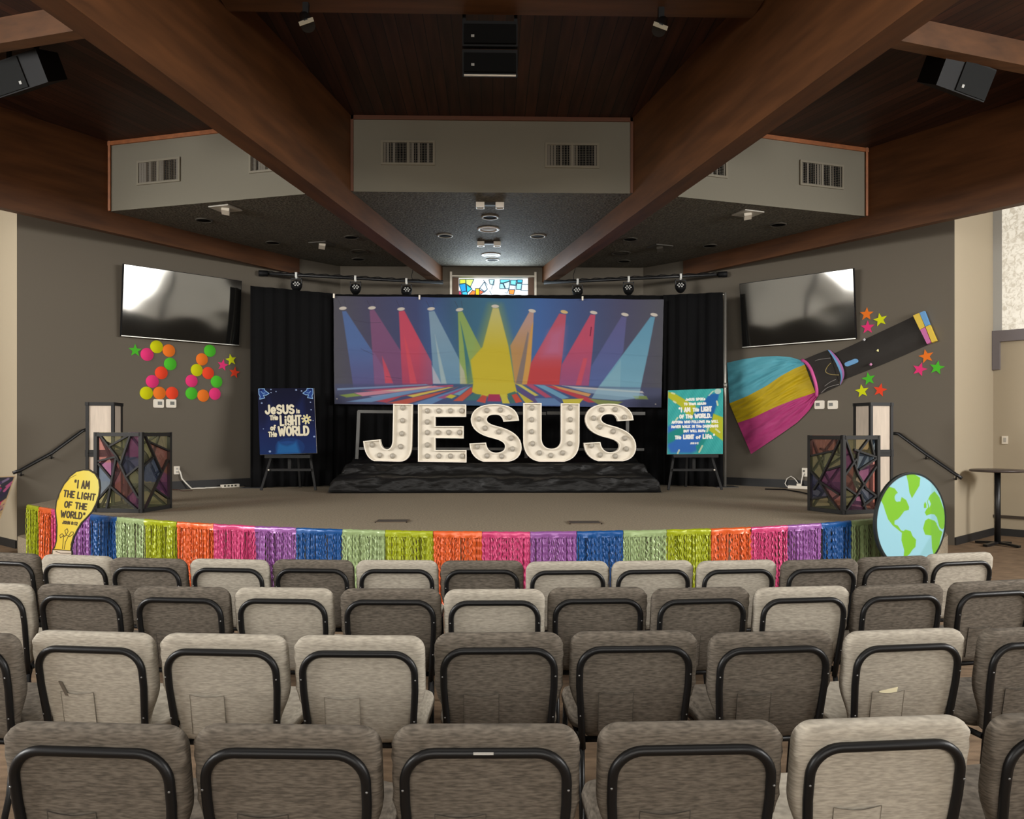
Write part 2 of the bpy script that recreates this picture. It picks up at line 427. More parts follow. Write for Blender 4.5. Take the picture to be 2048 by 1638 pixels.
struct('floor', zprism([(-11, -7), (11, -7), (11, 13), (-11, 13)], -0.1, 0.0), M_carpet)

# raised stage with a bowed front
stage_pts = [(p.x, p.y) for p in FRONT]
stage_pts += [(5.95, 11.63), (2.8, 14.78), (-2.8, 14.78), (-5.95, 11.63)]
struct('stage_floor', zprism(stage_pts, 0.0, ZS), M_stage)
for sgn, nm in ((-1, 'left'), (1, 'right')):
    f0 = stage_pts[0] if sgn < 0 else stage_pts[len(FRONT) - 1]
    W = [(sgn * 5.95, 11.63), (sgn * 6.17, 11.41), (sgn * 6.38, 11.2)]
    F = [f0, (-5.86, 10.25), (-6.2, 10.6)] if sgn < 0 else [f0, (5.6, 9.9), (6.0, 10.4)]
    for k, z in ((0, 0.46), (1, 0.23)):
        mb = zprism([W[k], W[k + 1], F[k + 1], F[k]], 0.0, z)
        struct('floor_step_' + nm, mb, M_stage)

# walls
def wall(name, a, b, z0, z1, out, m, th=0.15):
    a = Vector((*a, 0)); b = Vector((*b, 0)); n = Vector((*out, 0)).normalized() * th
    return struct(name, zprism([a, b, b + n, a + n], z0, z1), m)
wall('wall_left', (-6.5, 11.1), (-2.8, 14.8), 0, ZC, (-S2, S2), M_wall)
wall('wall_right', (6.5, 11.1), (2.8, 14.8), 0, ZC, (S2, S2), M_wall)
wx0, wx1, wz0, wz1 = -0.745, 0.775, 2.4, 4.49
mb = MB()
mb.box(((-3.1 + wx0) / 2, YB + 0.15, ZC / 2), (wx0 + 3.1, 0.3, ZC)); mb.box(((3.1 + wx1) / 2, YB + 0.15, ZC / 2), (3.1 - wx1, 0.3, ZC))
mb.box(((wx0 + wx1) / 2, YB + 0.15, wz0 / 2), (wx1 - wx0, 0.3, wz0)); mb.box(((wx0 + wx1) / 2, YB + 0.15, (wz1 + ZC) / 2), (wx1 - wx0, 0.3, ZC - wz1))
struct('wall_back', mb, M_wall)
CRX, CRY = 7.75, 12.2
wall('wall_right_return', (6.5, 11.1), (CRX, CRY), 0, ZC, (-0.66, 0.75), M_cream)
wall('wall_left_return', (-6.5, 11.1), (-CRX, CRY), 0, ZC, (0.66, 0.75), M_cream)
D2 = Vector((S2, -S2, 0))
def wpt(s, off=0.0, sgn=1):      # point on the angled window wall, s metres from its inner corner
    p = Vector((CRX, CRY, 0)) + D2 * s + Vector((-S2, -S2, 0)) * off
    return (p.x * sgn, p.y)
M_pane = art_mat('rain_glass', 0.6)
def glass_mat():
    m = bpy.data.materials.new('rain_glass_lit'); m.use_nodes = True; nt = m.node_tree; N = nt.nodes; L = nt.links
    b = N['Principled BSDF']; b.inputs['Base Color'].default_value = (0.3, 0.28, 0.25, 1); b.inputs['Roughness'].default_value = 0.35
    tc = N.new('ShaderNodeTexCoord'); n = N.new('ShaderNodeTexNoise'); n.inputs['Scale'].default_value = 17; n.inputs['Detail'].default_value = 1.5; n.inputs['Distortion'].default_value = 1.1
    L.new(tc.outputs['Object'], n.inputs['Vector'])
    r = N.new('ShaderNodeValToRGB'); r.color_ramp.elements[0].position = 0.36; r.color_ramp.elements[0].color = (*lin((188, 178, 158)), 1)
    r.color_ramp.elements[1].position = 0.56; r.color_ramp.elements[1].color = (*lin((230, 222, 204)), 1)
    L.new(n.outputs[0], r.inputs[0]); L.new(r.outputs[0], b.inputs['Emission Color']); b.inputs['Emission Strength'].default_value = 0.56
    bp = N.new('ShaderNodeBump'); bp.inputs['Strength'].default_value = 0.7; bp.inputs['Distance'].default_value = 0.02
    L.new(n.outputs[0], bp.inputs['Height']); L.new(bp.outputs[0], b.inputs['Normal'])
    return m
M_rain = glass_mat()
M_daypane = mat('daylit_pane', (240, 236, 225), 0.4, emit=1.7)
M_greytrim = mat('grey_trim_paint', (176, 176, 172), 0.7, bump=(60, 0.4, 0.004))
M_sill = mat('sill_shade_and_frame', (112, 106, 108), 0.7)  # dark tone paints in the shade under the sill; window frames share it
wn = 0
for sgn, nm in ((1, 'right'), (-1, 'left')):
    mb = MB()
    for s0, s1, z0, z1 in ((0, 4.62, 0, 3.15), (0, 4.62, 5.3, ZC), (0, 0.1, 3.15, 5.3), (4.3, 4.62, 3.15, 5.3)):
        mb.prism([(*wpt(s0, 0, sgn), z0), (*wpt(s1, 0, sgn), z0), (*wpt(s1, -0.2, sgn), z0), (*wpt(s0, -0.2, sgn), z0)], (0, 0, z1 - z0))
    struct('wall_%s_window_side' % nm, mb, M_cream)
    mb = MB().prism([(*wpt(0, 0.012, sgn), 3.15), (*wpt(0.12, 0.012, sgn), 3.15), (*wpt(0.12, 0.0, sgn), 3.15), (*wpt(0, 0.0, sgn), 3.15)], (0, 0, 2.2))
    struct('trim_%s_window' % nm, mb, M_greytrim)
    mb = MB().prism([(*wpt(0.0, 0.07, sgn), 2.98), (*wpt(4.5, 0.07, sgn), 2.98), (*wpt(4.5, 0.0, sgn), 2.98), (*wpt(0.0, 0.0, sgn), 2.98)], (0, 0, 0.17))
    mb.prism([(*wpt(0.0, 0.07, sgn), 2.55), (*wpt(0.1, 0.07, sgn), 2.55), (*wpt(0.1, 0.0, sgn), 2.55), (*wpt(0.0, 0.0, sgn), 2.55)], (0, 0, 0.43))
    struct('trim_%s_sill' % nm, mb, M_sill)  # slab fills the band of shade below the projecting sill
    wn += 1
    mb = MB().prism([(*wpt(0.1, -0.06, sgn), 3.15), (*wpt(4.3, -0.06, sgn), 3.15), (*wpt(4.3, -0.1, sgn), 3.15), (*wpt(0.1, -0.1, sgn), 3.15)], (0, 0, 2.15))
    win = struct('window_%d' % (wn + 1), mb, M_rain)
    mb = MB()
    for s in (1.5, 2.9): mb.bar((*wpt(s, -0.03, sgn), 3.15), (*wpt(s, -0.03, sgn), 5.3), 0.05, 0.06)
    obj('window_frame', mb, M_sill, win)
    # side wall of the hall with its row of high windows
    wall('wall_side_%s' % nm, (sgn * 11, -7), (sgn * 11, 8.95), 0, ZC, (sgn, 0), M_wall)
    wn += 1
    mb = MB().box((sgn * 10.96, 3.4, 4.05), (0.05, 9.6, 2.1)); win = struct('window_%d' % (wn + 1), mb, M_daypane)
    mb = MB()
    for y in (-1.4, 1.0, 3.4, 5.8, 8.2): mb.box((sgn * 10.92, y, 4.05), (0.06, 0.22, 2.1))
    obj('window_sill', MB().box((sgn * 10.86, 3.4, 2.96), (0.26, 9.9, 0.06)), M_white, win)
    mb.box((sgn * 10.92, 3.4, 5.13), (0.12, 9.9, 0.08))
    obj('window_frame', mb, M_sill, win)
    # skirtings
    mb = MB().prism([(sgn * 6.5, 11.1, 0), (sgn * CRX, CRY, 0), (sgn * (CRX + 0.014), CRY - 0.016, 0), (sgn * (6.5 + 0.014), 11.1 - 0.016, 0)], (0, 0, 0.11))
    mb.prism([(*wpt(0, 0.0, sgn), 0), (*wpt(4.5, 0, sgn), 0), (*wpt(4.5, 0.02, sgn), 0), (*wpt(0, 0.02, sgn), 0)], (0, 0, 0.11))
    struct('baseboard_%s_aisle' % nm, mb, M_base)
    mb = MB().prism([(*wpt(0, 0.0, sgn), 0.27), (*wpt(4.5, 0, sgn), 0.27), (*wpt(4.5, 0.09, sgn), 0.27), (*wpt(0, 0.02, sgn), 0.27)], (0, 0, 0.045))
    struct('trim_%s_ledge' % nm, mb, mat('dark_ledge', (62, 52, 42), 0.6))
    a = Vector((sgn * 5.95, 11.65, 0)); b = Vector((sgn * 2.85, 14.75, 0)); n = Vector((-sgn * S2, -S2, 0)) * 0.02
    struct('baseboard_' + nm, zprism([a, b, b + n, a + n], ZS, ZS + 0.13), M_base)
mb = MB().box((0, -7.08, ZC / 2), (22.3, 0.15, ZC)); struct('wall_rear', mb, M_cream)
mb = MB().box((0, -6.97, 3.6), (13, 0.05, 2.0)); win = struct('window_6', mb, M_daypane)
mb = MB()
for x in (-6.5, -4.3, -2.15, 0, 2.15, 4.3, 6.5): mb.box((x, -6.93, 3.6), (0.14, 0.06, 2.1))
obj('window_frame', mb, M_sill, win)

# ceiling: three bays of planks between the beams
TB = 21.4
def bx(y): return 1.035 + (14.8 - y) * 0.1885            # centre line of a main beam
def sbx(y): return (19.5 - y) * 0.637                    # inner face of a side beam
struct('ceiling', zprism([(-bx(-7), -7), (bx(-7), -7), (bx(14.8), 14.8), (-bx(14.8), 14.8)], ZC, ZC + 0.05), M_plank)
for sgn, nm in ((-1, 'left'), (1, 'right')):
    mb = zprism([(sgn * bx(-7), -7), (sgn * 11.2, -7), (sgn * 11.2, 13), (sgn * 6, 15), (sgn * bx(14.8), 14.8)], ZC, ZC + 0.05)
    struct_rot('ceiling_' + nm, mb, M_plank, math.radians(sgn * TB))
    # main beam running to the back wall
    rz = sgn * math.atan(0.1885); th = 0.225 / math.cos(rz)
    xi = lambda y: 0.92 + (14.8 - y) * 0.1885
    mb = zprism([(sgn * xi(-7), -7), (sgn * xi(14.8), 14.8), (sgn * (xi(14.8) + th), 14.8), (sgn * (xi(-7) + th), -7)], ZB, ZC)
    o = struct_rot('ceiling_beam', mb, M_beam, rz); tag(o, 'long brown glulam beam above the %s of the banner, running to the back wall' % nm, 'beam')
    # side beam dying into the angled stage wall
    rz = sgn * math.atan(0.637); th = 0.24 / math.cos(rz)
    ye = 14.17; y0 = 2.3
    mb = zprism([(sgn * sbx(y0), y0), (sgn * sbx(ye), ye), (sgn * (sbx(ye) + 0.26), ye - 0.26), (sgn * (sbx(y0) + th), y0)], ZB, ZC)
    o = struct_rot('ceiling_beam', mb, M_beam, rz); tag(o, 'brown beam along the top of the %s angled stage wall' % nm, 'beam')
    # cross beam of the side bay
    a = Vector((sgn * 2.42, 7.27, 0)); d = Vector((sgn * 0.954, 0.30, 0)); n = Vector((sgn * 0.30, -0.954, 0)) * 0.15
    b = a + d * 4.66
    o = struct_rot('ceiling_beam', zprism([a, b, b + n, a + n], 5.35, ZC), mat('beam_wood_cross', (84, 54, 30), 0.5, var=(2.0, 0.3, 5), scale=(0.6, 5, 5), spec=0.35), 0)
    tag(o, 'short brown cross beam in the %s ceiling bay, behind the hanging loudspeaker' % nm, 'beam')
    # soffit over the side of the stage
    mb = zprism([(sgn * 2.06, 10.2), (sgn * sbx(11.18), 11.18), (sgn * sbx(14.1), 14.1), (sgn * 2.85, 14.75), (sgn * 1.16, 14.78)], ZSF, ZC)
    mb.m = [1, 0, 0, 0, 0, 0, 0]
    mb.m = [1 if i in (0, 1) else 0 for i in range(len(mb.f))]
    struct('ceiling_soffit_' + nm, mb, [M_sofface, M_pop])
    mb = MB(); d = Vector((sgn * (sbx(11.18) - 2.06), 0.98, 0)).normalized(); n = Vector((sgn * d.y * abs(1), -abs(d.x), 0))
    A = Vector((sgn * 2.06, 10.2, ZC - 0.03)) + n * 0.012; B = Vector((sgn * sbx(11.18), 11.18, ZC - 0.03)) + n * 0.012
    mb.bar(A, B, 0.024, 0.055)
    B2 = B - d * 0.03; mb.bar((B2.x, B2.y, ZSF), (B2.x, B2.y, ZC), 0.03, 0.04, up=(0, 1, 0))
    struct('trim_soffit_' + nm, mb, M_trim)
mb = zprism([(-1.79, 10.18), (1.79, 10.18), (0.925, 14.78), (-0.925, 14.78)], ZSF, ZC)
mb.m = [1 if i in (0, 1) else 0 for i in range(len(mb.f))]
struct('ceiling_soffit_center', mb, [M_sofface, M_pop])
mb = MB().bar((-1.79, 10.165, ZC - 0.025), (1.79, 10.165, ZC - 0.025), 0.024, 0.05)
for s in (-1, 1): mb.bar((s * 1.775, 10.165, ZSF), (s * 1.775, 10.165, ZC), 0.035, 0.024, up=(0, 1, 0))
struct('trim_soffit_center', mb, mat('trim_wood_dark', (96, 54, 28), 0.5))
o = struct_rot('ceiling_beam', MB().box((0, 7.05, 5.475), (4.72, 0.3, 0.25)), MATS['beam_wood_cross'], 0)
tag(o, 'dark cross beam above the middle, holding the black speaker pair', 'beam')

# stained glass window in the back wall
cv = Canvas(0, 0, 128, 200, 2, (236, 242, 244))
def sg(x, y): return ((x - 285) / 10.86, (y - 555) / 10.24)
Z = lambda pts: [sg(*p) for p in pts]
cells = [([(300, 575), (425, 575), (425, 650), (300, 665)], (205, 214, 70)), ([(425, 575), (590, 575), (520, 715), (430, 660)], (205, 226, 120)),
 ([(295, 668), (420, 655), (440, 790), (345, 815), (300, 700)], (30, 150, 215)), ([(440, 670), (550, 750), (460, 825), (445, 790)], (40, 190, 225)),
 ([(345, 815), (440, 795), (460, 830), (450, 930), (385, 935)], (60, 180, 220)), ([(290, 800), (315, 790), (340, 840), (320, 885), (290, 880)], (226, 50, 90)),
 ([(290, 890), (345, 860), (370, 935), (300, 935)], (240, 205, 120)), ([(460, 890), (560, 780), (620, 790), (600, 905), (470, 905)], (235, 120, 50)),
 ([(620, 745), (705, 745), (700, 935), (620, 935)], (240, 185, 20)), ([(700, 770), (790, 810), (730, 850), (700, 850)], (225, 100, 60)),
 ([(1115, 580), (1310, 580), (1300, 605), (1180, 640), (1120, 640)], (110, 220, 235)), ([(1180, 645), (1310, 610), (1300, 745), (1225, 745)], (190, 240, 245)),
 ([(1325, 585), (1445, 585), (1435, 680), (1325, 670)], (120, 215, 230)), ([(1460, 580), (1565, 580), (1560, 635), (1460, 635)], (60, 190, 220)),
 ([(1450, 650), (1555, 650), (1540, 765), (1440, 760)], (150, 225, 235)), ([(1110, 655), (1170, 655), (1215, 745), (1105, 745)], (150, 225, 235)),
 ([(1290, 765), (1410, 765), (1390, 855), (1300, 845)], (235, 140, 60)), ([(705, 740), (800, 620), (860, 760), (800, 800)], (205, 235, 250)), ([(890, 580), (1000, 580), (985, 680), (910, 660)], (190, 240, 245))]
rr = random.Random(3)
for r_ in range(6):
    for c_ in range(8):
        x = c_ * 16 + rr.uniform(-3, 3); y = 40 + r_ * 27 + rr.uniform(-4, 4)
        cells.append(([(285 + q * 10.86, 555 + e * 10.24) for q, e in ((x, y), (x + 15, y + rr.uniform(-3, 3)), (x + 16, y + 25), (x + rr.uniform(-2, 2), y + 26))], rr.choice([(40, 150, 215), (240, 190, 40), (225, 60, 80), (120, 210, 230), (235, 130, 50), (240, 240, 240), (150, 200, 90)])))
for p, c in cells:
    cv.poly(Z(p), c); q = Z(p); cv.stroke(q + [q[0]], 1.3, (20, 44, 66))
for ln in ([(590, 575), (520, 715), (560, 780)], [(780, 590), (860, 680)], [(860, 760), (800, 820)], [(985, 600), (945, 755)], [(1310, 670), (1260, 830), (1210, 820)], [(1440, 590), (1415, 775)], [(1555, 640), (1530, 775), (1680, 780)], [(1300, 680), (1430, 690)], [(1560, 665), (1680, 665)], [(905, 790), (940, 850)], [(840, 900), (900, 935), (1000, 930)]):
    cv.stroke(Z(ln), 1.1, (50, 84, 106))
gx0, gx1 = -0.63, 0.665
wroot = struct('window_1', MB().box(((gx0 + gx1) / 2, YB + 0.2, (wz0 + wz1) / 2), (gx1 - gx0, 0.01, wz1 - wz0)), mat('window_backing', (230, 235, 240), 0.5, emit=0.5))
art('glass', cv, quad_place((0, 0, 128, 200), [(gx0, YB + 0.19, wz1 - 0.02), (gx1, YB + 0.19, wz1 - 0.02), (gx1, YB + 0.19, wz0), (gx0, YB + 0.19, wz0)]), art_mat('stained_glass', 0.3, emit=0.6), wroot)
mb = MB()
mb.box(((wx0 + gx0) / 2, YB + 0.16, 3.44), (gx0 - wx0, 0.08, 2.1)); mb.box(((wx1 + gx1) / 2, YB + 0.16, 3.44), (wx1 - gx1, 0.08, 2.1))
obj('window_frame', mb, mat('window_frame_wood', (120, 92, 76), 0.6), wroot)
mb = MB()
for x in (wx0 - 0.02, wx1 + 0.02): mb.box((x, YB - 0.012, 3.47), (0.04, 0.024, 2.16))
mb.box(((wx0 + wx1) / 2, YB + 0.1, wz1 - 0.012), (wx1 - wx0, 0.2, 0.024))
obj('window_casing', mb, M_white, wroot)
area('stained_window_light', (0.02, YB - 0.05, 4.2), (0, 9, 3.9), 1.2, 0.5, 24, (0.75, 0.9, 1.0))
# ================================================================== CEILING FITTINGS
def disc_lathe(c, r_out, r_in, depth_dark, m_ring, m_hole, root, hole_name):
    mb = MB().lathe([(r_in, -0.002), (r_in, -0.014), (r_out * 0.96, -0.014), (r_out, -0.004), (r_out, 0.0)], (0, 0, 0), 28)
    obj('trim_ring', mb, m_ring, root)
    mb = MB().lathe([(0.0, -0.006), (r_in, -0.006), (r_in, -0.002)], (0, 0, 0), 24); obj(hole_name, mb, m_hole, root)
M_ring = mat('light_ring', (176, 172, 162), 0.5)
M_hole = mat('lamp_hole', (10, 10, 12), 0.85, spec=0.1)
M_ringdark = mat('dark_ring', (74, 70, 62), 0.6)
spots_c = [((980, 434), 'nearest the front edge of the middle soffit'), ((890, 471), 'on the banner-left side of the middle soffit'), ((1076, 472), 'on the banner-right side of the middle soffit'), ((985, 519), 'closest to the stained glass window')]
for (u, v), wh in spots_c:
    p = on_z(u, v, ZSF); t = thing('recessed_downlight', 'round recessed downlight with a pale ring, ' + wh, 'ceiling light', p, 0, 'downlights in the middle soffit')
    disc_lathe(p, 0.125, 0.1, 0, M_ring, M_hole, t, 'lamp_opening')
for u, v, wh in ((977, 458, 'between the two chrome twin spotlights'), (982, 509, 'close to the stained glass window')):
    p = on_z(u, v, ZSF); t = thing('ceiling_speaker', 'round white ceiling loudspeaker grille ' + wh, 'speaker', p, 0, 'round ceiling loudspeakers')
    obj('rim', MB().lathe([(0.125, -0.004), (0.14, -0.016), (0.165, -0.012), (0.17, 0)], (0, 0, 0), 30), mat('grille_white', (222, 212, 200), 0.5), t)
    obj('grille', MB().lathe([(0, -0.012), (0.08, -0.011), (0.1, -0.006), (0.125, -0.005)], (0, 0, 0), 30), mat('grille_mesh', (196, 186, 172), 0.7), t)
side_d = [(408, 440, 'left', 'nearest the vent end of the left soffit'), (546, 485, 'left', 'halfway along the left side beam'), (703, 474, 'left', 'under the left soffit beside the main beam'), (717, 518, 'left', 'at the back of the left soffit'),
          (1556.5, 449, 'right', 'nearest the vent end of the right soffit'), (1420, 491, 'right', 'halfway along the right side beam'), (1260, 478, 'right', 'under the right soffit beside the main beam'), (1248, 522, 'right', 'at the back of the right soffit')]
for u, v, sd, wh in side_d:
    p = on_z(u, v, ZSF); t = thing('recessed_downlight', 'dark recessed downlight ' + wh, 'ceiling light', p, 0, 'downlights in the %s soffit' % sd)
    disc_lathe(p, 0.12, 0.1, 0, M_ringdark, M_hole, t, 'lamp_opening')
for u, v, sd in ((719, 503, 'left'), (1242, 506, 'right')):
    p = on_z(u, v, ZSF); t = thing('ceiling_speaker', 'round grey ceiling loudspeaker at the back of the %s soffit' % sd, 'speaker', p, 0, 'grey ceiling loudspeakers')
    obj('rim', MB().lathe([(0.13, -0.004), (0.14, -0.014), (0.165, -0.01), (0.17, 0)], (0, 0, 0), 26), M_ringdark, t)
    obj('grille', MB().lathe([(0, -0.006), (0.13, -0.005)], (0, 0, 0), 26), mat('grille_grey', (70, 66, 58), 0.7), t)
# chrome twin spotlights in the middle soffit
for u, v, wh in ((980, 406, 'nearer the soffit edge'), (978, 484, 'nearer the stained glass window')):
    p = on_z(u, v, ZSF); t = thing('twin_spotlight', 'dark bar with two square chrome heads on the middle soffit, ' + wh, 'ceiling light', p, 0, 'twin spotlights on the middle soffit')
    obj('bar', MB().box((0, 0, -0.02), (0.16, 0.07, 0.03)), M_base, t)
    for s in (-1, 1):
        mb = MB()
        for q in (-1, 1): mb.box((s * 0.13, q * 0.045, -0.035), (0.11, 0.012, 0.07)); mb.box((s * 0.13 + q * 0.05, 0, -0.035), (0.012, 0.1, 0.07))
        h = obj('head', mb, mat('bright_chrome', (235, 228, 215), 0.35), t)
        obj('lamp', MB().box((s * 0.13, 0, -0.03), (0.08, 0.07, 0.05)), M_ringdark, h)
# plates with a small white spotlight in the side soffits
for u, v, sd, wh in ((451, 416, 'left', 'near the front edge'), (644, 487, 'left', 'towards the back'), (1495.6, 426, 'right', 'near the front edge'), (1320, 493, 'right', 'towards the back')):
    p = on_z(u, v, ZSF); s = -1 if sd == 'left' else 1
    t = thing('surface_spotlight', 'small white spotlight on a square plate under the %s soffit, %s' % (sd, wh), 'ceiling light', p, math.radians(s * 20), 'spotlights under the %s soffit' % sd)
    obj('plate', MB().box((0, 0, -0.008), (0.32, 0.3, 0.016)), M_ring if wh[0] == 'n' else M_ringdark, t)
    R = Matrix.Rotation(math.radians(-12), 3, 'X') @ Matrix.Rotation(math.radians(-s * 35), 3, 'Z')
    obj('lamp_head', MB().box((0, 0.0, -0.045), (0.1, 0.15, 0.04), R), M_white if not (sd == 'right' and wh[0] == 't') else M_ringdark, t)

# air vents
M_slat = mat('vent_slat', (112, 106, 94), 0.6)
M_ventframe = mat('vent_frame', (126, 120, 104), 0.7)
def vent(label, pts, group, seed, frame_m):
    """pts: TL, TR, BR, BL world corners on the soffit face"""
    TL, TR, BR, BL = [Vector(p) for p in pts]; c = (TL + TR + BR + BL) / 4
    x = ((TR - TL) + (BR - BL)); x.z = 0; x.normalize(); rz = math.atan2(x.y, x.x)
    W = ((TR - TL).length + (BR - BL).length) / 2; H = ((TL - BL).length + (TR - BR).length) / 2
    t = thing('air_vent', label, 'vent', c, rz, group)
    mb = MB(); f = 0.028
    for s in (-1, 1): mb.box((s * (W / 2 - f / 2), -0.01, 0), (f, 0.02, H)); mb.box((0, -0.01, s * (H / 2 - f / 2)), (W - 2 * f, 0.02, f))
    mb.box((0, -0.008, 0), (0.022, 0.016, H - 2 * f)); obj('frame', mb, frame_m, t)
    obj('duct_shade', MB().box((0, -0.0005, 0), (W - 0.01, 0.001, H - 0.01)), M_hole, t)  # flat black sheet stands in for the shade inside the vent
    r = random.Random(seed); mb = MB(); n = 16
    for i in range(n):
        xx = -W / 2 + f + (W - 2 * f) * (i + 0.5) / n
        mb.box((xx, -0.006, 0), (W / n * 0.75, 0.0025, H - 2 * f), Matrix.Rotation(math.radians(r.choice((8, 25, 60, 75))), 3, 'Z'))
    for k in range(12):
        mb.box((0, -0.0115, -H / 2 + f + (H - 2 * f) * (k + 0.5) / 12), (W - 2 * f, 0.002, 0.003))
    obj('louver', mb, M_slat, t)
fy = 10.18
vent('wide air vent on the middle soffit face, nearer the left beam', [on_y(u, v, fy) for u, v in ((762, 281), (870, 282), (870, 331), (762, 330))], 'vents on the middle soffit', 1, M_ventframe)
vent('wide air vent on the middle soffit face, nearer the right beam', [on_y(u, v, fy) for u, v in ((1090, 286), (1198, 287), (1198, 337), (1090, 336))], 'vents on the middle soffit', 2, M_ventframe)
for sgn, sd, q1, q2 in ((-1, 'left', ((275, 321), (361, 316), (361, 364), (275, 370)), ((499, 306), (583, 301), (583, 341), (499, 346))),
                        (1, 'right', ((1599, 322), (1686, 329), (1686, 378), (1599, 372)), ((1370, 303), (1454, 309), (1454, 355), (1370, 350)))):
    A = Vector((sgn * 2.06, 10.2, 0)); d = Vector((sgn * (sbx(11.18) - 2.06), 0.98, 0)).normalized(); n = Vector((sgn * d.y * sgn * sgn, -abs(d.x), 0))
    n = Vector((-d.y, d.x, 0)) if Vector((-d.y, d.x, 0)).y < 0 else Vector((d.y, -d.x, 0))
    vent('air vent on the %s soffit face, at the outer end' % sd, [on_plane(u, v, A + n * 0.001, n) for u, v in q1], 'vents on the %s soffit' % sd, 3 + sgn, M_ventframe)
    vent('air vent on the %s soffit face, half hidden by the main beam' % sd, [on_plane(u, v, A + n * 0.001, n) for u, v in q2], 'vents on the %s soffit' % sd, 8 + sgn, M_ventframe)

# black speaker pair hung from the middle cross beam
t = thing('hanging_speaker_cabinet', 'pair of stacked black loudspeaker boxes hanging under the middle cross beam', 'speaker', (on_y(980, 95, 7.35).x, 7.35, 4.83))
for k, z in ((0, 0.01), (1, 0.255)):
    yk = -0.13 + (0.03 if k == 0 else 0.0)
    c = obj('cabinet', MB().prism([(-0.25, yk + .02, z), (-0.25, yk + .07, z), (-0.25, 0.14, z + 0.22), (-0.25, yk, z + 0.22)], (0.5, 0, 0)), M_dark, t)
    obj('grille', MB().box((0, yk + 0.0, z + 0.1), (0.47, 0.03, 0.17)), mat('speaker_grille', (15, 15, 15), 0.9, spec=0.1), c)
    obj('badge', MB().box((-0.155, yk - 0.017, z + 0.075), (0.028, 0.006, 0.022)), mat('grey_badge', (150, 150, 145), 0.4), c)
obj('rail', MB().box((0, -0.08, 0.004), (0.47, 0.02, 0.008)), M_white, t)
mb = MB()
for s in (-1, 1): mb.box((s * 0.235, -0.05, 0.56), (0.03, 0.04, 0.4))
obj('bracket', mb, M_black, t)
# two small track lights under the same beam
for u, v, s, wh in ((612, 78, -1, 'left'), (1322, 80, 1, 'right')):
    p = on_y(u, 46, 7.05); t = thing('track_light', 'small black spotlight under the dark cross beam, %s of the speaker boxes' % wh, 'ceiling light', (p.x, 7.05, 5.35), 0, 'track lights on the middle cross beam')
    obj('bracket', MB().box((0, 0, -0.05), (0.05, 0.05, 0.1)), M_black, t)
    R = Matrix.Rotation(math.radians(s * 20), 3, 'Y') @ Matrix.Rotation(math.radians(-28), 3, 'X')
    b = obj('lamp_body', MB().lathe([(0.0, 0.06), (0.05, 0.05), (0.06, -0.06), (0.062, -0.1)], (0, 0, -0.14), 18, R), M_black, t)
    obj('barn_door', MB().box(R @ Vector((0, -0.055, -0.115)) + Vector((0, 0, -0.14)), (0.13, 0.006, 0.055), R), mat('lamp_flap', (190, 182, 160), 0.5), b)
# loudspeakers hung in the side bays
for sgn, sd, u, v in ((-1, 'left', 52, 148), (1, 'right', 1915, 155)):
    p = at(u, v, 8.3)
    t = thing('wall_speaker_cabinet', 'black loudspeaker box hanging from the cross beam in the %s ceiling bay' % sd, 'speaker', p, sgn * math.radians(17.5), 'loudspeakers in the side bays')
    R = Matrix.Rotation(math.radians(22), 3, 'X') @ Matrix.Rotation(math.radians(sgn * 7), 3, 'Y')
    prof = [(-0.12, -0.16), (0.16, -0.13), (0.16, 0.13), (-0.12, 0.16)]
    poly = [R @ Vector((-0.34, y, z)) for y, z in prof]
    obj('cabinet', MB().prism(poly, R @ Vector((0.68, 0, 0))), M_dark, t)
    obj('grille', MB().box(R @ Vector((sgn * 0.12, -0.127, 0)), (0.42, 0.014, 0.29), R), mat('speaker_cloth', (36, 37, 37), 0.9, spec=0.1), t)
    obj('badge', MB().box(R @ Vector((sgn * -0.02, -0.137, -0.09)), (0.03, 0.006, 0.03), R), MATS['grey_badge'], t)
    mb = MB()
    for s in (-0.16, 0.2): mb.box((s * sgn, -0.02, 0.24), (0.035, 0.035, 0.26))
    obj('bracket', mb, M_black, t)

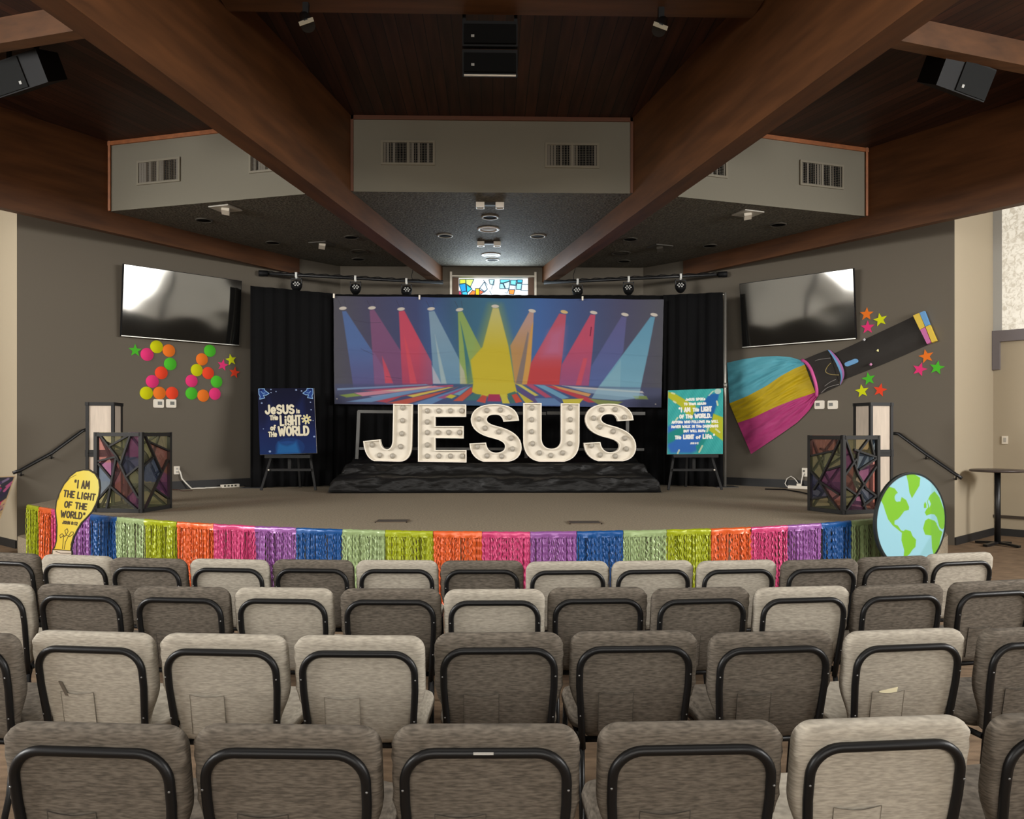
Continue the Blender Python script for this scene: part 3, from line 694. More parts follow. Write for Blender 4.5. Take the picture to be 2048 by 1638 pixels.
# lighting bars with three lamps each
def yaw_to(a, b): return math.atan2(b.y - a.y, b.x - a.x)
for sd, pa, pb, lamps in (('left', on_left(532, 547, 0.12), on_y(886, 566, 14.35), ((593, 568), (711, 574), (813, 577))),
                          ('right', on_right(1440, 549, 0.12), on_y(1088, 566, 14.35), ((1361, 570), (1257, 574), (1155, 578)))):
    t = thing('lighting_bar', 'black lighting pipe across the %s corner above the black curtain' % sd, 'lighting bar', pa)
    obj('pipe', MB().tube([pa, pb], 0.026, 10), M_black, t, True)
    pts = [pa.lerp(pb, k / 40) + Vector((0, 0.01, 0.035 + 0.012 * math.sin(k * 2.1))) for k in range(41)]
    obj('cable', MB().tube(pts, 0.009, 6), M_dark, t, True)
    e = (pa - pb).normalized(); mb = MB().tube([pa - e * 0.03, pa + e * 0.12], 0.05, 10); obj('end_clamp', mb, M_dark, t, True)
    # drop cable from the soffit
    q = pa.lerp(pb, 0.82); obj('drop_cable', MB().tube([(q.x, q.y, ZSF - 0.012), (q.x + 0.02, q.y, ZSF - 0.12), (q.x - 0.02, q.y, q.z + 0.1), (q.x, q.y, q.z)], 0.006, 6), M_dark, t, True)
    for k, (u, v) in enumerate(lamps):
        r = ray(u, v); # point of the bar under that column
        A = pa.xy; B = pb.xy; d = B - A; den = r.x * d.y - r.y * d.x
        s_ = (r.y * A.x - r.x * A.y) / den if abs(den) > 1e-9 else 0.5
        c = pa + (pb - pa) * s_
        names = ('nearest the wall end', 'in the middle', 'nearest the stained glass window')
        l = thing('stage_light', 'black stage lamp on the %s lighting pipe, %s' % (sd, names[k]), 'stage light', c, 0, 'stage lamps on the %s lighting pipe' % sd)
        obj('clamp', MB().box((0, 0, 0.0), (0.035, 0.075, 0.085)).box((0, 0, -0.05), (0.03, 0.03, 0.03)), mat('clamp_silver', (205, 205, 200), 0.35, metal=0.5), l)
        mb = MB()
        for s in (-1, 1): mb.box((s * 0.088, 0, -0.125), (0.014, 0.03, 0.14))
        mb.box((0, 0, -0.066), (0.19, 0.03, 0.014)); obj('yoke', mb, M_black, l)
        R = Matrix.Rotation(math.radians({'left': 12, 'right': -12}[sd]), 3, 'Z') @ Matrix.Rotation(math.radians(90 + 35), 3, 'X')
        R = Matrix.Rotation(math.radians({'left': 14, 'right': -14}[sd]), 3, 'Z') @ Matrix.Rotation(math.radians(-38), 3, 'X') @ Matrix.Rotation(math.radians(90), 3, 'X')
        body = obj('lamp_body', MB().lathe([(0.0, -0.09), (0.05, -0.09), (0.09, -0.03), (0.095, 0.05), (0.088, 0.06), (0.08, 0.052), (0, 0.05)], (0, 0, -0.19), 8, R), M_dark, l)
        for a in range(7):
            rr_ = 0.0 if a == 0 else 0.045; x = rr_ * math.cos(a * math.pi / 3); y = rr_ * math.sin(a * math.pi / 3)
            obj('lens', MB().lathe([(0.0, 0.066), (0.01, 0.064), (0.0165, 0.053)], R @ Vector((x, y, 0)) + Vector((0, 0, -0.19)), 10, R), mat('lens_glass', (205, 205, 200), 0.25), body)

# ================================================================== BACK OF THE STAGE
# pipe-and-drape frame with three black curtains
M_pipe = mat('drape_pipe', (150, 146, 138), 0.4, metal=0.6)
M_cloth = mat('black_curtain', (12, 12, 13), 0.95, bump=(30, 0.3, 0.01), spec=0.15)
endL, endR = on_y(508, 577, 13.05), on_y(1450, 589, 13.05)
cL, cR = on_y(662, 592, 13.38), on_y(1330, 598, 13.38)
cL.z = cR.z = 3.86
t = thing('drape_frame', 'grey pipe frame with a tall end post that carries the black curtains', 'curtain frame', (endR.x, endR.y, ZS))
obj('top_pipe', MB().tube([endL, cL + Vector((0, .08, 0)), cR + Vector((0, .08, 0)), endR], 0.02, 8), M_pipe, t, True)
for e in (endL, endR):
    p_ = obj('post', MB().tube([(e.x, e.y, ZS + 0.01), (e.x, e.y, e.z + 0.03)], 0.024, 10).tube([(e.x, e.y, 2.32), (e.x, e.y, 2.4)], 0.034, 10), M_pipe, t, True)
    obj('base_plate', MB().box((e.x, e.y, ZS + 0.006), (0.36, 0.3, 0.01)), M_black, t, True)
def curtain(name, label, A, B, z0, nf, seed):
    r = random.Random(seed); n = nf * 10; P = []
    L = (B - A); nrm = Vector((-L.y, L.x, 0)).normalized(); ph = [r.uniform(0.6, 1.3) for _ in range(nf + 2)]
    for k in range(13):
        f = k / 12; row = []
        for i in range(n + 1):
            s = i / n; amp = 0.035 * ph[int(s * nf)] * (0.35 + 0.65 * f)
            p = A.lerp(B, s) + Vector((0, -0.035, 0)); zt = p.z + 0.028
            off = amp * math.sin(2 * math.pi * s * nf + 0.4 * math.sin(5 * f + i)) + 0.02 * math.sin(s * 13 + f * 2)
            row.append(Vector((p.x, p.y, zt + (z0 - zt) * f)) + nrm * off)
        P.append(row)
    mb = MB().grid(P); o = obj(name, mb, M_cloth)
    m = o.modifiers.new('s', 'SOLIDIFY'); m.thickness = 0.006
    return tag(o, label, 'curtain', 'black curtains behind the letters')
e = Vector((0, 0.0, 0))
curtain('curtain', 'black curtain panel on the left, behind the dark blue poster', endL + Vector((-0.03, -.06, 0)), cL + Vector((0.04, 0, 0)), ZS + 0.012, 7, 1)
curtain('curtain', 'wide black curtain behind the spotlight banner and the white letters', cL + Vector((-0.03, 0.05, 0)), cR + Vector((0.03, 0.05, 0)), ZS + 0.012, 30, 2)
curtain('curtain', 'black curtain panel on the right, behind the teal poster', cR + Vector((-0.04, 0, 0)), endR - Vector((0.05, .01, 0)), ZS + 0.012, 6, 3)

# spotlight banner
YBN = 13.22
cv = Canvas(666, 590, 1329, 817, 1.35, (70, 72, 100))
stops = [(666, (80, 79, 86)), (740, (72, 70, 98)), (860, (60, 72, 122)), (925, (58, 104, 132)), (985, (62, 116, 150)), (1080, (66, 104, 172)), (1160, (66, 84, 134)), (1245, (74, 74, 104)), (1329, (82, 82, 90))]
for k in range(3): cv.a[..., k] = np.interp(cv.X, [s[0] for s in stops], [s[1][k] for s in stops])
def bm_(p, c, al=0.92, g=None): cv.poly(p, c, al, 0.6, g)
bm_([(683, 622), (691, 621), (742, 703), (784, 772), (783, 785), (705, 786)], (82, 112, 172), .95, ((90, 84, 136), 690, 785))
bm_([(738, 619), (747, 617), (800, 705), (838, 775), (790, 788), (747, 787)], (148, 84, 126), .75, ((138, 74, 118), 640, 780))
bm_([(745, 705), (784, 772), (790, 787), (747, 787)], (130, 92, 140), .6)
bm_([(762, 715), (771, 735), (784, 772), (768, 772)], (222, 74, 92), .85)
bm_([(796, 621), (807, 619), (861, 725), (864, 773), (835, 788), (803, 788)], (214, 72, 96), .97, ((178, 66, 96), 690, 775))
bm_([(806, 670), (815, 700), (832, 772), (818, 772)], (232, 78, 90), .7)
cv.poly([(845, 600), (880, 600), (930, 772), (850, 772)], (70, 140, 200), .25, 14)
bm_([(856, 620), (867, 618), (918, 722), (940, 772), (866, 772)], (140, 172, 192), .92, ((112, 158, 188), 650, 770))
bm_([(868, 668), (873, 690), (892, 772), (881, 772)], (172, 196, 198), .9)
bm_([(862, 733), (881, 772), (864, 772)], (192, 190, 204), .9)
bm_([(914, 621), (923, 619), (962, 698), (962, 740), (945, 772), (919, 772)], (152, 182, 92), .95)
bm_([(919, 640), (924, 660), (940, 735), (945, 768), (934, 772), (926, 690)], (58, 118, 124), .95)
bm_([(918, 727), (927, 745), (932, 772), (919, 772)], (196, 194, 170), .9)
cv.poly([(978, 605), (1000, 605), (1046, 772), (930, 772)], (170, 176, 66), .55, 10)
bm_([(984, 611), (996, 611), (1016, 690), (1029, 772), (1034, 789), (1015, 800), (958, 799), (943, 789), (946, 768), (940, 722), (964, 693)], (212, 204, 122), 1.0, ((214, 192, 44), 620, 700))
bm_([(1058, 618), (1067, 617), (1060, 772), (1030, 772), (1020, 690)], (206, 160, 140), .92, ((206, 148, 82), 640, 700))
bm_([(1055, 660), (1057, 664), (1046, 772), (1031, 772)], (128, 116, 116), .85)
bm_([(1062, 650), (1066, 640), (1058, 772), (1044, 772)], (224, 164, 76), .9)
bm_([(1118, 621), (1132, 623), (1127, 690), (1120, 772), (1054, 772), (1062, 726)], (204, 84, 104), .97, ((206, 62, 62), 700, 740))
cv.poly([(1100, 660), (1128, 650), (1124, 710), (1085, 712)], (196, 116, 162), .6, 10)
bm_([(1181, 623), (1191, 624), (1186, 700), (1180, 773), (1120, 773), (1124, 729)], (208, 76, 104), .97, ((160, 80, 128), 680, 775))
bm_([(1168, 650), (1178, 668), (1172, 690)], (196, 76, 106), .5)
bm_([(1168, 715), (1176, 715), (1164, 772), (1153, 772)], (220, 78, 94), .85)
bm_([(1244, 626), (1254, 628), (1249, 700), (1228, 745), (1200, 775), (1180, 775), (1184, 732)], (100, 98, 158), .8, ((88, 108, 172), 640, 770))
bm_([(1303, 626), (1312, 627), (1299, 705), (1282, 798), (1240, 803), (1186, 799), (1200, 775)], (100, 164, 196), .95, ((128, 186, 208), 640, 800))
bm_([(1230, 738), (1245, 715), (1243, 802), (1186, 799), (1200, 775)], (160, 200, 210), .35)
for u, v, rt, c in ((684.5, 615.5, -.12, 0), (742.5, 613.5, -.12, 0), (800.5, 616, -.12, 0), (860.5, 614, -.15, 0), (917.5, 615.5, -.15, 0), (989, 607, 0, 0), (1063.5, 616.5, .2, 0), (1128, 617.5, .2, 1), (1187.5, 619, .2, 0), (1250.5, 622, .2, 0), (1310, 622, .2, 0)):
    cv.ell(u, v, 7.6, 3.5, ((226, 216, 200), (232, 196, 128))[c], 1, rt)
for u in (684, 742, 800, 860, 917): cv.stroke([(u - 9, 598), (u - 3, 610)], 1.2, (52, 50, 62), .5); cv.stroke([(u + 4, 598), (u + 6, 610)], 1.2, (52, 50, 62), .4)
# the painted floor of the banner
Hm = [(668, 775), (944, 772), (1034, 772), (1329, 776), (1329, 817), (666, 817)]
cv.poly(Hm, (66, 74, 116), .55, 1.5)
L = [([(672, 784), (850, 773), (856, 775), (672, 788)], (126, 154, 194)), ([(720, 787), (905, 774), (905, 777), (760, 789)], (196, 74, 104)), ([(706, 793), (868, 776), (880, 779), (722, 800)], (218, 140, 158)), ([(676, 798), (705, 794), (722, 799), (690, 803)], (136, 160, 74)),
     ([(736, 800), (880, 778), (890, 780), (750, 804)], (150, 148, 186)), ([(742, 809), (900, 779), (908, 778), (800, 800), (770, 813)], (188, 66, 80)), ([(770, 814), (905, 783), (915, 778), (860, 800), (810, 816)], (204, 84, 66)),
     ([(812, 798), (895, 779), (905, 779), (824, 801)], (232, 206, 84)), ([(760, 788), (830, 781), (862, 776), (850, 781), (792, 789)], (216, 200, 168)), ([(690, 812), (800, 790), (860, 781), (850, 786), (740, 812)], (112, 150, 194)),
     ([(820, 816), (925, 779), (935, 776), (880, 806), (860, 816)], (100, 140, 190)), ([(872, 802), (930, 779), (936, 778), (888, 803)], (166, 78, 124)), ([(889, 800), (900, 794), (912, 797), (902, 803)], (216, 204, 60)), ([(905, 808), (942, 778), (946, 788), (924, 808)], (212, 84, 62)), ([(905, 794), (934, 779), (942, 776), (918, 796)], (116, 170, 200))]
for p, c in L: cv.poly(p, c, .95, .5)
M2 = [([(1031, 770), (1043, 772), (1078, 794), (1070, 796)], (224, 210, 92)), ([(1050, 771), (1066, 772), (1105, 798), (1092, 799)], (190, 74, 104)), ([(1031, 775), (1090, 806), (1060, 812)], (92, 74, 128)), ([(1070, 772), (1090, 773), (1140, 798), (1126, 802)], (112, 170, 202)), ([(1090, 773), (1110, 774), (1210, 808), (1180, 808)], (200, 60, 70)),
      ([(1104, 772), (1185, 790), (1180, 796), (1120, 780)], (228, 160, 92)), ([(1125, 773), (1290, 783), (1293, 787), (1160, 780)], (214, 206, 200)), ([(1140, 777), (1290, 788), (1300, 800), (1180, 788)], (140, 168, 196)), ([(1270, 793), (1298, 793), (1302, 800), (1276, 800)], (136, 160, 84)), ([(1126, 802), (1170, 800), (1160, 812), (1130, 814)], (220, 204, 60)), ([(1180, 800), (1250, 806), (1230, 816), (1200, 812)], (132, 146, 74)),
      ([(1070, 800), (1110, 800), (1130, 815), (1080, 815)], (96, 132, 180))]
for p, c in M2: cv.poly(p, c, .95, .5)
bm_([(946, 768), (1029, 768), (1034, 788), (1016, 796), (958, 796), (943, 788)], (214, 194, 50), 1.0)
bm_([(1240, 803), (1186, 799), (1198, 778), (1286, 778), (1282, 798)], (160, 204, 218), .55)
F2 = [([(928, 806), (946, 792), (962, 794), (952, 806)], (64, 116, 112)), ([(952, 808), (964, 795), (974, 795), (970, 812)], (206, 74, 60)), ([(974, 808), (977, 793), (999, 793), (1002, 808)], (176, 46, 84)), ([(962, 794), (977, 793), (973, 797)], (216, 204, 62)), ([(1000, 793), (1012, 793), (1020, 812), (1005, 812)], (220, 206, 64)), ([(1014, 792), (1030, 786), (1046, 808), (1022, 812)], (66, 112, 104)), ([(1023, 794), (1033, 791), (1045, 808), (1032, 811)], (216, 76, 56)), ([(1034, 786), (1046, 794), (1068, 808), (1052, 812)], (214, 196, 60))]
for p, c in F2: cv.poly(p, c, .97, .4)
for ln in (([(706, 640), (735, 645), (760, 644)]), ([(720, 700), (745, 712)]), ([(770, 758), (800, 762)])): cv.stroke(ln, .8, (50, 48, 66), .6)  # shade of the cloth creases drawn into the colour as dark lines
cv.stroke([(1183, 650), (1181, 668)], 2.2, (110, 30, 60), .9)
cv.a = cv.a * 0.8 + np.array((92, 92, 98.)) * 0.2
cv.ell(671, 806, 1.6, 1.4, (190, 185, 175)); cv.ell(1317, 810, 1.6, 1.4, (190, 185, 175))
crn = [on_y(u, v, YBN) for u, v in ((667, 592), (1327.5, 599), (1323, 815), (669, 808))]
t = thing('spotlight_banner', 'wide cloth banner printed with coloured spotlight beams over a striped stage', 'banner', (crn[3].x, YBN, crn[3].z))
def sag(X, Y):
    s = (X - 666) / 663; q = (Y - 590) / 227
    d = 0.012 * np.sin(s * 9 + q * 3) + 0.006 * np.sin(s * 31 - q * 7) + 0.004 * np.sin(q * 40 + np.sin(s * 9) * 2)
    for yy in (705, 762): d = d + 0.006 * np.exp(-((Y - yy - 3 * np.sin(X / 40)) / 2.0)**2)
    z = -0.02 * np.sin(np.clip(s, 0, 1) * math.pi * 5)**2 * (1 - q) * 0.4
    return np.stack([0 * d, -d, z], -1)
art('cloth', cv, quad_place((666, 590, 1329, 817), crn), art_mat('banner_cloth', 0.85, bump=(220, 0.25, 0.002), spec=0.15), t, gain=0.84, relief=sag)
for u, v in ((668, 592), (839, 595), (1165, 597)):
    p = on_y(u, v, YBN - 0.03); obj('clip', MB().box(p, (0.025, 0.05, 0.07)), M_white, t, True)

# plastic-draped riser with two levels
prof = [(13.12, ZS + 0.02), (13.12, 1.0), (13.1, 1.16), (13.0, 1.17), (12.88, 1.1), (12.45, 1.088), (12.36, 1.085), (12.33, 1.05), (12.31, 0.99), (12.28, 0.93), (12.2, 0.915), (12.02, 0.91), (11.96, 0.89), (11.94, 0.84), (11.92, 0.76), (11.9, ZS + 0.01), (11.8, ZS + 0.006)]
P2 = []
for i in range(len(prof) - 1):
    a, b = prof[i], prof[i + 1]; n = max(2, int(math.hypot(b[0] - a[0], b[1] - a[1]) / 0.022))
    P2 += [(a[0] + (b[0] - a[0]) * k / n, a[1] + (b[1] - a[1]) * k / n) for k in range(n)]
P2.append(prof[-1])
XA, XB = -2.44, 2.52; nx = 190; G = []
for (y, z) in P2:
    row = []
    for i in range(nx + 1):
        x = XA + (XB - XA) * i / nx; q = Vector((x * 2.2, y * 2.6, z * 5.0))
        e0 = min(1, (x - XA) / 0.1, (XB - x) / 0.1); e0 = max(0.0, e0)
        q2 = Vector((x * 1.6 + z * 2.2, y * 1.5, z * 4 - x * 0.9)); q3 = Vector((x * 4.5 - z * 6, y * 3, z * 5 + x)); wr = noise.noise(q * 0.7) * 0.5 + (1 - abs(noise.noise(q2 * 1.5)) * 2.2) * 0.5 - 0.2 + (1 - abs(noise.noise(q3)) * 2) * 0.28
        dz = wr * 0.03; up = z > ZS + 0.03
        zz = ZS + 0.008 + (max(z, ZS) - ZS) * (0.03 + 0.97 * e0 ** 0.35)
        shrink = 1.0 if y < 12.3 else 0.965
        row.append(Vector((0.04 + (x - 0.04) * shrink + (wr * 0.02 if up else 0), y - (wr * 0.05 if (up and y < 12.4) else 0), max(ZS + 0.006, zz + (dz if up and not (12.4 < y < 13.05) else dz * 0.12)))))
    G.append(row)
o = obj('draped_riser', MB().grid(G), mat('black_plastic_sheet', (20, 19, 18), 0.5, bump=(3.2, 0.6, 0.05), scale=(1.3, 2.5, 3.5), spec=0.3))
tag(o, 'low two-step riser wrapped in crinkled black plastic sheet under the letters', 'riser')

# grey pipe frame standing on the riser behind the letters
t = thing('pipe_frame', 'low grey pipe frame standing on the riser behind the white letters', 'pipe frame', (0, 12.86, 1.16))
yF = 12.86
def pf(u, v): p = on_y(u, v, yF); return p
obj('top_rail', MB().bar(pf(716, 823), pf(1092, 827), 0.045, 0.045).bar(pf(1094, 826), pf(1290, 827), 0.04, 0.05), mat('grey_pipe', (84, 83, 80), 0.55), t, True)
obj('bottom_rail', MB().bar(pf(716, 897), pf(1288, 899), 0.03, 0.04), MATS['grey_pipe'], t, True)
for a, b in (((718, 822), (714, 918)), ((1255, 828), (1254, 900)), ((1052, 895), (1052, 916))):
    obj('post', MB().bar(pf(*a), pf(*b), 0.05, 0.05, up=(0, 1, 0)), MATS['grey_pipe'], t, True)

# marquee letters
def qd(p0, c, p1, n=8): return [((1 - k / n)**2 * p0[0] + 2 * (1 - k / n) * k / n * c[0] + (k / n)**2 * p1[0], (1 - k / n)**2 * p0[1] + 2 * (1 - k / n) * k / n * c[1] + (k / n)**2 * p1[1]) for k in range(n)]
def path(*a):
    out = []; i = 0; cur = a[0]
    for nx_ in a[1:]:
        if nx_[0] == 'q':
            out += qd(cur, nx_[1], nx_[2]); cur = nx_[2]
        else: out.append(cur); cur = nx_
    out.append(cur); return out
J = path((441, 83), (558, 85), (553, 335), ('q', (548, 432), (478, 432)), (325, 428), ('q', (268, 408), (260, 308)), (362, 297), ('q', (366, 357), (405, 357)), ('q', (435, 352), (437, 300)))
E = [(590, 85), (880, 87), (880, 162), (695, 162), (695, 217), (865, 217), (865, 292), (695, 290), (695, 362), (882, 362), (882, 437), (590, 432)]
S = path((1199, 185), (1105, 191), ('q', (1098, 147), (1055, 148)), ('q', (1006, 148), (1005, 178)), ('q', (1006, 202), (1062, 216)), ('q', (1215, 252), (1215, 345)), ('q', (1212, 420), (1135, 432)), (985, 432), ('q', (905, 410), (900, 322)), (1000, 317), ('q', (1008, 377), (1060, 378)), ('q', (1116, 376), (1115, 338)), ('q', (1112, 308), (1045, 292)), ('q', (908, 262), (908, 175)), ('q', (918, 85), (1050, 85)), ('q', (1190, 85), (1199, 182)))
U = path((1225, 78), (1335, 78), (1335, 295), ('q', (1340, 353), (1395, 354)), ('q', (1450, 353), (1452, 298)), (1452, 80), (1564, 81), (1563, 318), ('q', (1558, 415), (1470, 432)), (1320, 432), ('q', (1232, 415), (1225, 318)))
SB = [(x + 690, y - 3) for x, y in S]
bulbs = {'J': [(497, 106), (495, 184), (491, 263), (484, 341), (435, 398), (357, 394), (312, 331)],
 'E': [(645, 125), (715, 125), (785, 125), (853, 125), (645, 192), (645, 256), (710, 256), (775, 256), (840, 256), (645, 331), (645, 399), (715, 399), (785, 399), (856, 399)],
 'S': [(1005, 123), (1087, 120), (1143, 164), (956, 174), (994, 230), (1077, 252), (1152, 290), (1161, 355), (1095, 401), (1006, 397), (947, 342)],
 'U': [(1278, 107), (1276, 178), (1276, 251), (1281, 323), (1323, 379), (1392, 395), (1464, 379), (1507, 323), (1509, 251), (1510, 178), (1510, 107)]}
bulbs['Z'] = [(1700, 119), (1781, 117), (1838, 164), (1651, 169), (1688, 222), (1769, 250), (1840, 290), (1849, 355), (1781, 400), (1690, 392), (1638, 335)]
YL = 12.52
M_let = mat('letter_white', (240, 231, 214), 0.5); M_letin = mat('letter_face', (226, 217, 200), 0.6, var=(9, 0.04))
M_bulb = mat('bulb_frosted', (178, 170, 156), 0.3)
def inset(poly, d):
    A = sum(poly[i][0] * poly[(i + 1) % len(poly)][1] - poly[(i + 1) % len(poly)][0] * poly[i][1] for i in range(len(poly)))
    sg_ = 1 if A > 0 else -1; out = []; n = len(poly)
    for i in range(n):
        p0, p, p1 = Vector(poly[i - 1]), Vector(poly[i]), Vector(poly[(i + 1) % n])
        a = (p - p0).normalized(); b = (p1 - p).normalized(); na = Vector((-a.y, a.x)) * sg_; nb = Vector((-b.y, b.x)) * sg_
        m = na + nb
        if m.length < 1e-6: m = na
        m.normalize(); k = d / max(0.35, m.dot(na)); out.append((p.x + m.x * k, p.y + m.y * k))
    return out
for nm, poly, key, lab in (('J', J, 'J', 'white marquee letter J with bulbs, first of the row on the black riser'), ('E', E, 'E', 'white marquee letter E with bulbs, between the J and an S'), ('S', S, 'S', 'white marquee letter S with bulbs, between the E and the U'), ('U', U, 'U', 'white marquee letter U with bulbs, between the two letters S'), ('S', SB, 'Z', 'white marquee letter S with bulbs, last of the row after the U')):
    cl = [poly[0]]
    for p in poly[1:]:
        if math.hypot(p[0] - cl[-1][0], p[1] - cl[-1][1]) > 1.0: cl.append(p)
    if math.hypot(cl[0][0] - cl[-1][0], cl[0][1] - cl[-1][1]) < 1.0: cl.pop()
    W_ = lambda pts, y: [on_y(640 + x / 3.012, 780 + q / 3.012, YL) + Vector((0, y, 0)) for x, q in pts]
    outer = cl; inner = inset(cl, 6.5); n = len(cl)
    base = on_y(640 + sum(p[0] for p in cl) / n / 3.012, 922, YL)
    t = thing('marquee_letter', lab, 'letter', base, 0, 'white marquee letters')
    D = 0.13
    rim = W_(outer, 0) + W_(inner, 0) + W_(inner, 0.055) + W_(outer, D)
    q = lambda a, b: [(a * n + i, a * n + (i + 1) % n, b * n + (i + 1) % n, b * n + i) for i in range(n)]
    obj('letter_shell', MB().add(rim, q(0, 1) + q(1, 2) + q(3, 0) + [[3 * n + i for i in range(n)]]), M_let, t, True)
    obj('letter_face', MB().add(W_(inner, 0.055), [list(range(n))]), M_letin, t, True)
    for bx_, by_ in bulbs[key]:
        c = on_y(640 + bx_ / 3.012, 780 + by_ / 3.012, YL) + Vector((0, 0.05, 0))
        R = Matrix.Rotation(math.radians(90), 3, 'X')
        obj('bulb', MB().lathe([(0.044, 0.0), (0.043, 0.012), (0.036, 0.032), (0.02, 0.045), (0.0, 0.049)], c, 14, R), M_bulb, t, True)

# ================================================================== POSTERS ON EASELS
M_easel = mat('easel_black', (27, 26, 25), 0.55, spec=0.3)
def poster(label, elabel, cpx, yb, yt, paint, gain, side):
    """board leaning back on a black easel; cpx = TL, TR, BR, BL in the photo"""
    TL, TR, BR, BL = on_y(*cpx[0], yt), on_y(*cpx[1], yt), on_y(*cpx[2], yb), on_y(*cpx[3], yb)
    cB = (BL + BR) / 2
    t = thing('poster_board', label, 'poster', cB, 0)
    n = (TR - TL).cross(BL - TL).normalized()
    if n.y > 0: n = -n
    obj('board', MB().prism([TL - n * .002, TR - n * .002, BR - n * .002, BL - n * .002], -n * 0.02), mat('board_edge', (225, 222, 214), 0.5), t, True)
    art('print', paint, quad_place((0, 0, 100, 100 * 1.14), [TL, TR, BR, BL]), art_mat('poster_print', 0.6, spec=0.12), t, gain=gain)
    # easel
    yE = yb + 0.06; zb = cB.z
    e = thing('easel', elabel, 'easel', (cB.x, yE, ZS))
    hw = 0.29
    for s in (-1, 1):
        obj('leg', MB().bar((cB.x + s * (hw + 0.13), yE - 0.06, ZS), (cB.x + s * 0.12, yE + 0.34, 2.0), 0.035, 0.03, up=(0, 1, 0)), M_easel, e, True)
    obj('leg', MB().bar((cB.x + 0.02, yE + 0.62, ZS), (cB.x, yE + 0.36, 1.98), 0.035, 0.03, up=(0, 1, 0)), M_easel, e, True)
    obj('ledge', MB().box((cB.x, yE - 0.055, min(BL.z, BR.z) - 0.027), (2 * hw + 0.12, 0.13, 0.045)), M_easel, e, True)
    obj('crossbar', MB().box((cB.x, yE + 0.0, zb - 0.25), (2 * hw + 0.1, 0.03, 0.035)), M_easel, e, True)
    obj('mast', MB().box((cB.x, yE + 0.02, zb - 0.14), (0.05, 0.03, 0.26)), M_easel, e, True)
    obj('knob', MB().lathe([(0, .02), (0.014, .014), (0.014, 0)], (cB.x + side * (hw + 0.02), yE - 0.03, zb - 0.25), 10, Matrix.Rotation(math.radians(90), 3, 'X')), M_white, e, True)

cv = Canvas(0, 0, 100, 114, 3.2, (22, 26, 66))
cv.a[..., 0] = np.interp(cv.Y, [0, 50, 80, 114], [18, 22, 30, 30]); cv.a[..., 1] = np.interp(cv.Y, [0, 50, 80, 114], [22, 28, 50, 66]); cv.a[..., 2] = np.interp(cv.Y, [0, 50, 80, 114], [60, 78, 122, 140])
def p1(x, y): return ((x - 200) / 8.45, (y - 122) / 8.65)
cv.poly([p1(360, 230), p1(500, 700), p1(300, 800)], (36, 56, 130), .5, 4); cv.poly([p1(880, 240), p1(700, 500), p1(900, 600)], (36, 60, 140), .5, 4)
cv.a *= 0.72
cv.ell(*p1(650, 1010), 26, 16, (30, 74, 136), .45); cv.poly([p1(440, 1110), p1(480, 930), p1(540, 965), p1(610, 985), p1(690, 960), p1(750, 925), p1(800, 1110)], (40, 116, 182), .75, 3)
cv.poly([p1(500, 930), p1(600, 975), p1(730, 930), p1(620, 915)], (34, 76, 140), .9, .5)
for s in (0, 1):
    fx = (lambda x: x) if s == 0 else (lambda x: 100 - x)
    lamp = [(2, 1), (12, 0.5), (13, 4), (20, 9), (15, 12), (10, 12), (12, 17), (3, 19), (4, 14), (2, 10)]
    q = [(fx(x), y) for x, y in lamp]; cv.poly(q, (40, 70, 140)); cv.stroke(q + [q[0]], 1.3, (150, 190, 232))
    cv.stroke([(fx(5), 4), (fx(9), 9), (fx(13), 8)], 1.2, (130, 170, 220)); cv.ell(fx(6), 3, 3, 2, (20, 30, 90))
for x, y, r in ((400, 140, 1.3), (400, 187, 1.2), (475, 172, 1.1), (778, 150, 1.8), (858, 165, 1.5), (255, 345, 1.6), (265, 730, 1), (1018, 862, 1.8), (1012, 620, 1), (350, 1065, 2.2), (990, 455, 1.4), (985, 340, 1.3)): cv.ell(*p1(x, y), r, r * .8, (170, 190, 230), .9)
def tx(c, x0, y0, x1, y1, wd, sk=0.0):
    a, b = p1(x0, y0), p1(x1, y1); k = wd * .5
    cv.text(c, a[0] + k, a[1] + k, b[0] - k, b[1] - k, wd + 1.6, (14, 16, 44), sk); cv.text(c, a[0] + k, a[1] + k, b[0] - k, b[1] - k, wd, (246, 236, 206), sk)
tx('JeSUS', 295, 368, 745, 520, 3.9); tx('is', 760, 430, 822, 510, 2.2); tx('THe', 362, 528, 495, 606, 2.2); tx('LigHT', 512, 528, 842, 696, 3.6)
tx('of', 366, 672, 455, 760, 2.4); tx('THe', 332, 772, 468, 856, 2.3); tx('WORLD', 476, 692, 950, 848, 3.9)
c = p1(912, 600)
for k in range(8):
    a = math.radians(k * 45 + 12); cv.stroke([(c[0] + 3.2 * math.cos(a), c[1] + 3.2 * math.sin(a)), (c[0] + 7.6 * math.cos(a), c[1] + 7.6 * math.sin(a))], 3.0, (250, 244, 214)); cv.stroke([(c[0] + 3.4 * math.cos(a), c[1] + 3.4 * math.sin(a)), (c[0] + 7.2 * math.cos(a), c[1] + 7.2 * math.sin(a))], 1.4, (234, 214, 96))
poster('dark navy poster board lettered JESUS IS THE LIGHT OF THE WORLD', 'black tripod easel holding the navy poster', ((515.1, 776.8), (627.7, 776.1), (633.5, 906), (519.8, 909.4)), 12.45, 12.72, cv, 0.7, -1)

